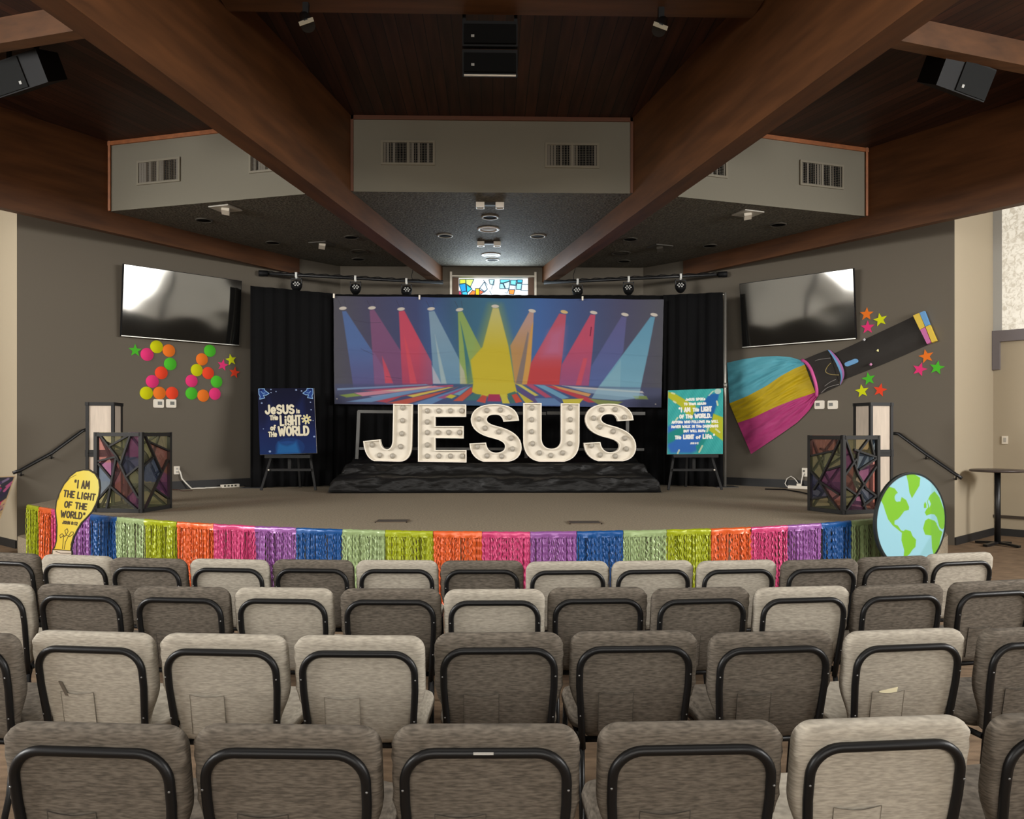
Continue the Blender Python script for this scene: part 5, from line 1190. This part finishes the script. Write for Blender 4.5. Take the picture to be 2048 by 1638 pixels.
# floor boxes in the stage
for u, v, wh, sk in ((785, 1043, 'left', 1), (1169, 1046, 'right', -1)):
    p = on_z(u, v, ZS); t = thing('floor_box', 'dark flush floor box in the stage carpet, %s of the middle' % wh, 'floor box', (p.x, p.y, ZS), 0, 'floor boxes in the stage')
    obj('lid', MB().box((0, 0, 0.004), (0.3, 0.22, 0.008)), mat('box_lid', (62, 56, 48), 0.6), t)
    mb = MB()
    for s in (-1, 1): mb.box((s * 0.155, 0, 0.005), (0.01, 0.24, 0.01)); mb.box((0, s * 0.115, 0.005), (0.32, 0.01, 0.01))
    obj('rim', mb, mat('box_rim', (92, 78, 60), 0.5), t)

# foil fringe along the stage front
FC = {'lime': (176, 186, 26), 'orange': (240, 104, 44), 'pink': (222, 72, 128), 'purple': (160, 96, 170), 'blue': (26, 88, 158), 'sage': (168, 190, 132)}
FC = {k: tuple(int(x * .88) for x in c) for k, c in FC.items()}
FM = {}
for k, c in FC.items():
    FM[k] = mat('foil_' + k, c, 0.42, metal=0.1, spec=0.45)
FH = {k: mat('foil_header_' + k, c, 0.3, metal=0.15, spec=0.6, bump=(14, 0.35, 0.01)) for k, c in FC.items()}
secs = [(60, 85, 'lime'), (85, 110, 'orange'), (110, 145, 'pink'), (145, 188, 'purple'), (188, 240, 'blue'), (240, 295, 'sage'), (295, 360, 'lime'), (360, 432, 'orange'), (432, 515, 'pink'), (515, 597, 'purple'), (597, 688, 'blue'), (688, 773, 'sage'), (773, 868, 'lime'), (868, 965, 'orange'), (965, 1060, 'pink'), (1060, 1152, 'purple'), (1152, 1244, 'blue'), (1244, 1330, 'sage'), (1330, 1418, 'lime'), (1418, 1497, 'orange'), (1497, 1570, 'pink'), (1570, 1637, 'purple'), (1637, 1696, 'blue'), (1696, 1760, 'sage')]
seen = {}
ordn = ['first', 'second', 'third', 'fourth', 'fifth']
tot = {k: sum(1 for s in secs if s[2] == k) for k in FC}
R1 = 0.03
rf = random.Random(11)
for u0, u1, k in secs:
    A0, A1 = on_front(u0) + 0.002, on_front(u1) - 0.002
    seen[k] = seen.get(k, 0) + 1
    c = front_pt((A0 + A1) / 2, R1, 0.0)
    t = thing('foil_fringe', 'shiny %s foil fringe on the stage front, %s %s section counting from the left' % (k, ordn[seen[k] - 1], k), 'fringe', c, 0, 'foil fringe sections along the stage')
    pt = front_pt
    nh = 14; G = []
    for z, dr in ((ZS + 0.004, -0.03), (ZS + 0.006, 0.004), (ZS - 0.01, 0.012), (ZS - 0.03, 0.01), (ZS - 0.052, 0.012)):
        G.append([pt(A0 + (A1 - A0) * i / nh, R1 + dr + (rf.uniform(-.008, .008) if z < ZS else 0), z + rf.uniform(-.004, .004)) for i in range(nh + 1)])
    obj('header', MB().grid(G), FH[k], t, True)
    Ls = abs(A1 - A0); ns = max(8, int(Ls / 0.0135)); mb = MB(); m = 26
    for lay in range(2):
        for i in range(ns):
            a = A0 + (A1 - A0) * (i + 0.5 + rf.uniform(-.3, .3)) / ns; ph = rf.uniform(0, 6.28); hw = rf.uniform(0.0042, 0.0075) if lay == 0 else rf.uniform(0.007, 0.0095); lean = rf.uniform(-.012, .012); tw = rf.uniform(-.8, .8)
            if lay == 0 and rf.random() < 0.25: continue
            amp = rf.choice((0.002, 0.005, 0.0075)); vs = []
            for j in range(m + 1):
                f = j / m; z = ZS - 0.035 - f * (ZS - 0.065); w_ = amp * math.sin(j * 2.05 + ph); rr_ = R1 + (0.012 if lay == 0 else 0.0) + 0.006 * math.sin(f * 5 + ph)
                for s in (-1, 1):
                    off = w_ + s * hw * math.cos(tw) + lean * f
                    vs.append(pt(a + off, rr_ + s * hw * math.sin(tw) * .8 + 0.003 * math.sin(j * 2.05 + ph + 1), z))
            mb.add(vs, [(2 * j, 2 * j + 1, 2 * j + 3, 2 * j + 2) for j in range(m)])
    o = obj('strands', mb, FM[k], t, True); o['kind'] = 'stuff'

# yellow light bulb sign
def cutout(name, label, cat, cpx, d0, yaw, outline_fn, paint, box, res, gain, edge_mats, base_z, lean=0.0):
    """free-standing printed board: local x across, z up"""
    pass
cB = at(150, 1020, 8.3); zbase = 0.0
def bulb_plane(yaw): return Vector((math.cos(yaw), math.sin(yaw), 0))
BULB = [(1240, 285), (1330, 290), (1420, 345), (1480, 440), (1495, 560), (1480, 680), (1440, 800), (1380, 920), (1300, 1010), (1220, 1090), (1160, 1190), (1110, 1290), (1080, 1390), (1065, 1480), (1080, 1530), (1070, 1600), (1040, 1660), (900, 1700), (770, 1650), (755, 1570), (775, 1490), (805, 1440), (830, 1350), (835, 1240), (838, 1120), (825, 1000), (815, 900), (830, 770), (870, 650), (940, 510), (1030, 390), (1130, 310)]
b6 = lambda x, y: (x / 7.445, 900 + y / 7.445)
BP = [b6(*p) for p in BULB]
ang = math.radians(8); eB = Vector((math.cos(ang), math.sin(ang), 0)); nB = Vector((math.sin(ang), -math.cos(ang), 0))
PB = Vector((cB.x, cB.y, 0))
def on_bulb(u, v, off=0.0): return on_plane(u, v, PB + nB * off, nB)
zlow = min(on_bulb(u, v).z for u, v in BP); 
t = thing('light_bulb_sign', 'yellow light bulb cutout sign with a hand-lettered quote, in front of the foil fringe', 'sign', (PB.x, PB.y, 0.0))
BPs = BP
obj('board', MB().prism([on_bulb(u, v) for u, v in BPs], -nB * 0.025), mat('board_black', (42, 38, 30), 0.6), t, True)
cv = Canvas(98, 936, 204, 1130, 3.0, (240, 208, 70))
cv.a[..., 0] = 240; cv.a[..., 1] = np.interp(cv.X, [100, 150, 200], [202, 214, 226]); cv.a[..., 2] = np.interp(cv.X, [100, 150, 200], [52, 80, 120])
sd_ = cv.sd_poly(BPs); cv._mix(np.clip((2.6 - sd_) / .6 + .5, 0, 1), (46, 40, 28), 1)
def bt(c, x0, y0, x1, y1, wd, rot): 
    a = b6(x0, y0); b = b6(x1, y1); cv.text(c, a[0], a[1], b[0], b[1], wd, (72, 60, 40), 0.02, .3, rot)
bt('"I AM', 1105, 450, 1325, 560, 3.0, .08); bt('THE LIGHT', 945, 600, 1410, 690, 3.0, .13); bt('OF THE', 960, 765, 1285, 850, 3.0, .12); bt('WORLD"', 905, 905, 1260, 995, 3.0, .1); bt('JOHN 8:12', 930, 1055, 1150, 1095, 1.9, .1)
S_ = lambda pts, wd=1.5: cv.stroke([b6(*p) for p in pts], wd, (66, 54, 30))
S_([(930, 1470), (945, 1320), (950, 1270), (900, 1310), (890, 1270), (925, 1245), (965, 1290), (985, 1260), (965, 1200), (1000, 1170), (1015, 1210), (985, 1270), (1040, 1290), (1095, 1250), (1090, 1220), (1060, 1220), (1015, 1290), (975, 1370), (955, 1475)], 1.3)
S_([(870, 740), (890, 640), (960, 510), (1040, 420), (1135, 370)], .9); S_([(1050, 1420), (1090, 1280), (1180, 1150), (1245, 1075)], .9)
pl = [b6(*p) for p in ((785, 1490), (1060, 1500), (1058, 1600), (1030, 1655), (900, 1690), (785, 1640))]
cv.poly(pl, (222, 206, 186)); cv.stroke([b6(785, 1480), b6(1060, 1500)], 1.6, (52, 44, 34)); cv.stroke([b6(830, 1510), b6(900, 1535), b6(1050, 1540)], 1.1, (66, 56, 44))
def place_bulb(X, Y):
    o_ = np.zeros(X.shape + (3,)); 
    rx = FW.x + RT.x * (X - CX) / FPX; ry = FW.y + RT.y * (X - CX) / FPX; rz_ = (HZ - Y) / FPX
    k = ((PB + nB * 0.002 - EYE).dot(nB)) / (rx * nB.x + ry * nB.y); return rx * k, ry * k, 1.6 + rz_ * k
art('print', cv, place_bulb, art_mat('sign_print', 0.35, spec=0.5), t, keep=cv.sd_poly(BPs) > 0.3, gain=0.72)
obj('foot', MB().box((PB.x - 0.09, PB.y + 0.05, zlow / 2 + 0.004), (0.34, 0.12, max(0.01, zlow + 0.03))), M_black, t, True)

# globe sign
GC = at(1823, 1043, 8.05); gy = math.radians(16 + 0); D_ = 0.99
eG = Vector((math.cos(gy), math.sin(gy), 0)); nG = Vector((math.sin(gy), -math.cos(gy), 0))
def gw():  # turn that gives the seen width
    best = None
    for k in range(0, 80):
        a = math.radians(k); e_ = Vector((math.cos(a), math.sin(a), 0)); us = []
        for i in range(48):
            th_ = 2 * math.pi * i / 48; p = GC + e_ * (D_ / 2 * math.cos(th_)) + Vector((0, 0, D_ / 2 * math.sin(th_))) - EYE; us.append(CX + FPX * p.dot(RT) / p.dot(FW))
        er = abs(max(us) - min(us) - 142)
        if best is None or er < best[0]: best = (er, a)
    return best[1]
gy = gw(); eG = Vector((math.cos(gy), math.sin(gy), 0)); nG = Vector((math.sin(gy), -math.cos(gy), 0))
t = thing('globe_sign', 'round Earth cutout sign, green land on light blue, at the right end of the stage', 'sign', (GC.x, GC.y, 0.0))
circ = [(D_ / 2 * math.cos(2 * math.pi * i / 72), D_ / 2 * math.sin(2 * math.pi * i / 72)) for i in range(72)]
obj('board', MB().prism([GC + eG * x + Vector((0, 0, z)) for x, z in circ], -nG * 0.03), mat('globe_edge', (30, 36, 34), 0.5), t, True)
cv = Canvas(-1, -1, 1, 1, 110, (158, 212, 228))
g5 = lambda x, y: ((x - 1108) / 278.0, (y - 1030) / 385.0)
def gp(pts, c=(128, 196, 44), al=1): cv.poly([g5(*p) for p in pts], c, al)
gp([(870, 850), (900, 770), (935, 752), (975, 765), (1000, 800), (975, 830), (990, 865), (1020, 870), (1030, 835), (1065, 860), (1088, 915), (1085, 938), (1050, 945), (1020, 985), (1000, 1005), (975, 1015), (975, 1045), (1000, 1055), (1025, 1095), (1045, 1100), (1030, 1112), (1000, 1085), (960, 1050), (925, 1000), (905, 940), (890, 890)])
cv.ell(*g5(998, 838), .08, .085, (158, 212, 228))
gp([(1065, 662), (1120, 655), (1176, 690), (1170, 750), (1140, 800), (1110, 848), (1090, 800), (1080, 720)])
gp([(1032, 1110), (1060, 1090), (1100, 1105), (1115, 1145), (1143, 1175), (1138, 1230), (1115, 1250), (1090, 1285), (1050, 1310), (1062, 1400), (1040, 1350), (1050, 1250), (1028, 1170)])
gp([(1205, 900), (1215, 880), (1225, 900), (1225, 930), (1205, 930)]); gp([(1240, 925), (1230, 880), (1255, 830), (1290, 800), (1330, 850), (1370, 960), (1380, 1080), (1355, 1110), (1330, 1090), (1310, 1010), (1290, 985), (1260, 980), (1225, 990), (1212, 965), (1225, 940)])
gp([(1235, 880), (1245, 860), (1262, 900), (1250, 930)], (158, 212, 228))
gp([(1215, 1030), (1240, 1015), (1290, 1035), (1310, 1060), (1330, 1105), (1355, 1130), (1340, 1180), (1325, 1250), (1300, 1290), (1310, 1420), (1270, 1250), (1265, 1150), (1215, 1140), (1198, 1090)])
gp([(1320, 1000), (1345, 1100), (1370, 1115), (1380, 1060)], (158, 212, 228), .0); cv.stroke([g5(1312, 1062), g5(1335, 1108), g5(1362, 1118)], .035, (158, 212, 228))
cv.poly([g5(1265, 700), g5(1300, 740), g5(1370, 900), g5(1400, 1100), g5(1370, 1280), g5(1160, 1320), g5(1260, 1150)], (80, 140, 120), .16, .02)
rad = np.hypot(cv.X, cv.Y); cv._mix(np.clip((rad - .955) / .012 + .5, 0, 1), (26, 34, 34), 1)
def place_globe(X, Y):
    P = np.array(GC + nG * 0.002); e_ = np.array(eG); h = D_ / 2
    return P[0] + e_[0] * X * h, P[1] + e_[1] * X * h, P[2] - Y * h
art('print', cv, place_globe, MATS['sign_print'], t, keep=rad < 0.995, gain=0.72)
zl = GC.z - D_ / 2
obj('foot', MB().box(GC - nG * 0.06 + Vector((0, 0, (zl + 0.05) / 2 - GC.z)), (0.4, 0.16, max(0.02, zl + 0.05)), Matrix.Rotation(gy, 3, 'Z')), M_black, t, True)

# painted board leaning at the left edge
TRp = at(31, 952, 10.9); BRp = on_z(-28, 1118, 0.005); dl = Vector((-0.62, -0.78, 0)) * 0.75
TL_, BL2 = TRp + dl, BRp + dl
t = thing('painted_board', 'dark board with pink and purple painted flowers of colour leaning at the left wall corner', 'painting', BRp)
t['label'] = 'dark framed board with pink and purple brushwork, leaning at the left wall corner'
nb = (TRp - TL_).cross(BL2 - TL_).normalized()
if nb.dot(EYE - TRp) < 0: nb = -nb
obj('board', MB().prism([TL_, TRp, BRp, BL2], -nb * 0.03), mat('board_tan', (176, 150, 116), 0.6), t, True)
cv = Canvas(0, 0, 75, 120, 1.6, (58, 58, 66)); r_ = random.Random(5)
for k in range(60):
    x = r_.uniform(0, 75); y = r_.uniform(0, 40); cv.stroke([(x, y), (x - r_.uniform(3, 9), y + r_.uniform(4, 10))], r_.uniform(2, 5), r_.choice([(214, 40, 104), (110, 70, 130), (74, 52, 92), (140, 120, 150), (190, 150, 130), (60, 50, 76), (200, 96, 140)]), .9)
for k in range(20):
    y = r_.uniform(35, 118); cv.stroke([(73, y), (70, y + 5)], 2.5, r_.choice([(200, 170, 120), (170, 120, 130), (90, 80, 100), (210, 190, 130)]), .9)
cv.stroke([(0, 0), (75, 0), (75, 120)], 3, (198, 170, 132))
art('canvas_print', cv, quad_place((0, 0, 75, 120), [p + nb * .002 for p in (TL_, TRp, BRp, BL2)]), art_mat('canvas_paint', 0.6), t)

# tall round table at the right
pt_ = on_z(1995, 1091, 0); 
t = thing('bar_table', 'tall round pedestal table with a dark top near the right window', 'table', (pt_.x, pt_.y, 0))
obj('table_top', MB().lathe([(0, 1.035), (0.33, 1.035), (0.35, 1.045), (0.35, 1.06), (0.34, 1.067), (0, 1.067)], (0, 0, 0), 40), mat('table_top_dark', (72, 62, 58), 0.4), t)
obj('pole', MB().tube([(0, 0, 0.05), (0, 0, 1.035)], 0.04, 14), M_black, t)
mb = MB()
for a in range(4):
    an = math.radians(28 + 90 * a); mb.bar((0, 0, 0.045), (0.3 * math.cos(an), 0.3 * math.sin(an), 0.02), 0.06, 0.03)
obj('cross_base', mb, M_black, t)
# ================================================================== AUDIENCE CHAIRS
FAB = {'pale': fabric_mat('chair_fabric_pale', (158, 151, 138), False), 'dark': fabric_mat('chair_fabric_dark', (94, 87, 78), True)}
M_tube = mat('chair_tube', (11, 11, 12), 0.42, spec=0.3)
M_screw = mat('chair_screw', (120, 120, 118), 0.35, metal=0.6)
M_thread = {'pale': mat('pocket_seam_pale', (112, 104, 92), 0.9), 'dark': mat('pocket_seam_dark', (66, 60, 52), 0.9)}
def back_y(z): return 0.0 + (0.826 - z) * 0.17         # rear face leans: the top is nearest the row behind
def half_w(z):
    if z > 0.63: return 0.248
    f = (0.63 - z) / 0.19; return 0.248 - 0.054 * (1 - math.cos(min(1, f) * math.pi)) / 2
def outline():
    pts = []; r = 0.056; top = 0.826; W = 0.248
    for k in range(13):
        a = math.radians(90 - 90 * k / 12); pts.append((W - r + r * math.cos(a), top - r + r * math.sin(a) * 1.0))
    for k in range(1, 15): z = top - r - (top - r - 0.42) * k / 14; pts.append((half_w(z), z))
    pts.append((0.17, 0.40)); pts.append((0.06, 0.395))
    return pts + [(-x, z) for x, z in reversed(pts)]
OUT = outline()
def ring(sc, y):
    zc = 0.61; kx = 1 - sc / 0.25; kz = 1 - sc / 0.2; q = []
    for x, z in OUT:
        Zz = zc + (z - zc) * kz; q.append(Vector((x * kx, back_y(Zz) + y, Zz)))
    return q
def make_chair(kind, label):
    t = thing('stacking_chair', label, 'chair', (0, 0, 0), 0, 'rows of upholstered chairs')
    rings = [ring(0.15, 0.0), ring(0.08, 0.0), ring(0.03, 0.001), ring(0.010, 0.006), ring(0.001, 0.018), ring(0.0, 0.036), ring(0.002, 0.052), ring(0.014, 0.064), ring(0.05, 0.07), ring(0.15, 0.074)]
    n = len(OUT); vs = [p for r_ in rings for p in r_]
    for i, p in enumerate(vs):                       # slight slack in the cover near the rim
        if n * 2 <= i < n * 5 and p.z < 0.81: p.x += 0.0022 * math.sin(p.z * 150 + (3 if p.x > 0 else 0)); 
    fs = [(i * n + k, i * n + (k + 1) % n, (i + 1) * n + (k + 1) % n, (i + 1) * n + k) for i in range(len(rings) - 1) for k in range(n)]
    mb = MB().add(vs, fs, True); mb.f += [list(range(n))[::-1], [(len(rings) - 1) * n + k for k in range(n)]]; mb.m += [0, 0]; mb.sm += [True, True]
    b = obj('backrest', mb, FAB[kind], t)
    # pocket sewn on the rear face
    px0, px1, pz0, pz1 = -0.135, 0.0, 0.43, 0.59
    P = [[Vector((px0 + (px1 - px0) * i / 10, back_y(pz1 + (pz0 - pz1) * j / 8) - 0.0025 - 0.005 * math.sin(math.pi * i / 10) * (1 - j / 8), pz1 + (pz0 - pz1) * j / 8 - 0.008 * math.sin(math.pi * i / 10) * (1 - j / 8))) for i in range(11)] for j in range(9)]
    pk = obj('pocket', MB().grid(P), FAB[kind], b)
    y_ = lambda z: back_y(z) - 0.003
    obj('pocket_seam', MB().tube([(px0, y_(pz1), pz1), (px0, y_(pz0), pz0)], 0.0011, 5).tube([(px1, y_(pz1), pz1), (px1, y_(pz0), pz0)], 0.0011, 5).tube([(px0 + (px1 - px0) * i / 10, y_(pz1) - 0.004 * math.sin(math.pi * i / 10), pz1 - 0.008 * math.sin(math.pi * i / 10)) for i in range(11)], 0.001, 5), M_thread[kind], pk)
    # rear tube: an upside-down U
    pts = []; Wt, zt, rt = 0.212, 0.764, 0.08
    for z in (0.36, 0.45, 0.55, 0.62): pts.append((-Wt + 0.018 * max(0, (0.62 - z) / 0.26), z))
    for k in range(9): a = math.radians(180 - 90 * k / 8); pts.append((-Wt + rt + rt * math.cos(a), zt - rt + rt * math.sin(a)))
    pts += [(-x, z) for x, z in reversed(pts)]
    fr = obj('back_frame', MB().tube([(x, back_y(z) - 0.006, z) for x, z in pts], 0.0135, 10), M_tube, t)
    mb = MB()
    for s in (-1, 1):
        for z in (0.665, 0.5): mb.lathe([(0.0035, 0), (0.003, 0.002), (0, 0.0025)], (s * (0.216 - 0.018 * max(0, (0.62 - z) / 0.26)), back_y(z) - 0.0195, z), 8, Matrix.Rotation(math.radians(90), 3, 'X'))
    obj('screws', mb, M_screw, fr)
    # seat
    prof = [(0.0, 0.405), (0.212, 0.405), (0.234, 0.418), (0.238, 0.44), (0.231, 0.462), (0.208, 0.475), (0.0, 0.482)]
    def seat_ring(k, z):
        q = []
        for i in range(40):
            a = 2 * math.pi * i / 40; ca, sa = math.cos(a), math.sin(a); e_ = 0.35
            q.append(Vector((k * math.copysign(abs(ca)**e_, ca), 0.33 + k * 0.92 * math.copysign(abs(sa)**e_, sa), z)))
        return q
    rs = [seat_ring(r_, z) for r_, z in prof[1:-1]]; vs = [p for r_ in rs for p in r_]
    mb = MB().add(vs, [(i * 40 + k, i * 40 + (k + 1) % 40, (i + 1) * 40 + (k + 1) % 40, (i + 1) * 40 + k) for i in range(len(rs) - 1) for k in range(40)], True)
    mb.f += [list(range(40))[::-1], [(len(rs) - 1) * 40 + k for k in range(40)]]; mb.m += [0, 0]; mb.sm += [False, True]
    obj('seat', mb, FAB[kind], t)
    mb = MB()
    for s in (-1, 1): mb.tube([(s * 0.2, 0.08, 0.39), (s * 0.21, 0.53, 0.39)], 0.0125, 8)
    mb.tube([(-0.21, 0.52, 0.39), (0.21, 0.52, 0.39)], 0.0125, 8); mb.tube([(-0.2, 0.09, 0.39), (0.2, 0.09, 0.39)], 0.0125, 8)
    obj('seat_frame', mb, M_tube, t)
    for s in (-1, 1):
        obj('leg', MB().tube([(s * 0.198, back_y(0.36) - 0.006, 0.36), (s * 0.2, back_y(0.36) - 0.03, 0.2), (s * 0.205, back_y(0.36) - 0.1, 0.0)], 0.0125, 8), M_tube, t)
        obj('leg', MB().tube([(s * 0.21, 0.52, 0.39), (s * 0.215, 0.535, 0.2), (s * 0.218, 0.56, 0.0)], 0.0125, 8), M_tube, t)
    return t
# rows: (centre u, top v, kind), from the row nearest the camera to the one nearest the stage
ROWS = [
 ('nearest', [(-232, 1460, 'dark'), (179, 1458, 'dark'), (562, 1461, 'dark'), (971, 1460, 'dark'), (1388, 1454, 'dark'), (1779, 1446, 'pale'), (2166, 1432, 'dark')]),
 ('second nearest', [(-90, 1268, 'dark'), (170, 1268, 'pale'), (439, 1273, 'pale'), (715, 1276, 'pale'), (998, 1270, 'dark'), (1271, 1267, 'dark'), (1551, 1268, 'dark'), (1821, 1264, 'pale'), (2086, 1258, 'dark')]),
 ('third', [(-30, 1168, 'pale'), (154, 1172, 'dark'), (356, 1176, 'dark'), (563, 1178, 'pale'), (784, 1180, 'dark'), (993, 1181, 'pale'), (1201, 1178, 'dark'), (1405, 1178, 'dark'), (1607, 1176, 'pale'), (1800, 1172, 'dark'), (1994, 1164, 'dark')]),
 ('front', [(4, 1107, 'dark'), (148, 1112, 'pale'), (297, 1118, 'dark'), (458, 1120, 'pale'), (622, 1121, 'dark'), (793, 1122, 'pale'), (969, 1123, 'dark'), (1147, 1124, 'pale'), (1318, 1123, 'pale'), (1480, 1122, 'pale'), (1635, 1120, 'dark'), (1780, 1115, 'dark'), (1916, 1108, 'pale')]),
]
proto = {k: make_chair(k, '') for k in ('pale', 'dark')}; used = set()
ORD = ['first', 'second', 'third', 'fourth', 'fifth', 'sixth', 'seventh', 'eighth', 'ninth', 'tenth', 'eleventh', 'twelfth', 'thirteenth']
CH = {}
for rname, chairs in ROWS:
    rw = {'nearest': 'row nearest the camera', 'second nearest': 'second row from the camera', 'third': 'third row from the camera', 'front': 'front row by the stage'}[rname]
    vis = [c for c in chairs if -110 < c[0] < 2150 or rname == 'nearest' and c[0] > 0]
    PP = [on_z(u, v, 0.826) for u, v, k in vis]
    for _ in range(60):                              # neighbours never closer than a chair's width
        for q in range(len(PP) - 1):
            dd = PP[q + 1] - PP[q]; g = 0.513 - dd.length
            if g > 0: e_ = dd.normalized() * (g / 2); PP[q] = PP[q] - e_; PP[q + 1] = PP[q + 1] + e_
    for i, (u, v, k) in enumerate(vis):
        p = PP[i]; s = math.asin(max(-.6, min(.6, (p.x - 0.12) / 13.0)))
        if k not in used: c = proto[k]; used.add(k)
        else: c = copy_tree(proto[k])
        c.location = (p.x, p.y + 0.0, 0); c.rotation_euler = (0, 0, s + math.radians(random.Random(i * 7 + len(rname)).uniform(-0.8, 0.8)))
        ROOTM[c.name] = Matrix.Translation(c.location) @ Matrix.Rotation(c.rotation_euler.z, 4, 'Z')
        c['label'] = '%s grey-brown upholstered chair, %s from the left in the %s' % (k, ORD[i], rw)
        CH[(rname, i)] = c
# things tucked in two pockets, and a strip of tape on one chair frame
def in_pocket(c, name, lab, cat, pts, m, th=0.0008):
    M = Matrix.Translation(c.location) @ Matrix.Rotation(c.rotation_euler.z, 4, 'Z')
    o = obj(name, MB().prism([(x, back_y(z) - 0.0009, z) for x, z in pts], (0, -th, 0)), m); o.matrix_world = M
    tag(o, lab, cat)
for (rn, i), c in CH.items():
    u = [q for q in dict(ROWS)[rn] if -110 < q[0] < 2150 or rn == 'nearest' and q[0] > 0][i][0]
    if rn == 'second nearest' and u == 1821: in_pocket(c, 'paper_slip', 'cream paper slip sticking out of the pocket of a pale second-row chair', 'paper', [(-0.1, 0.54), (-0.035, 0.54), (-0.028, 0.604), (-0.105, 0.59)], mat('cream_paper', (236, 226, 190), 0.8))
    if rn == 'second nearest' and u == 170: in_pocket(c, 'pen', 'grey pen standing in the pocket of a pale chair near the left end', 'pen', [(-0.115, 0.575), (-0.1, 0.572), (-0.125, 0.63), (-0.138, 0.632)], mat('pen_grey', (92, 84, 74), 0.5), 0.006)
    if rn == 'nearest' and u == 971:
        obj('tape_strip', MB().box((-0.005, back_y(.762) - 0.0195, 0.768), (0.052, 0.003, 0.006)), mat('tape_grey', (170, 168, 162), 0.6), c)
bpy.context.view_layer.update()
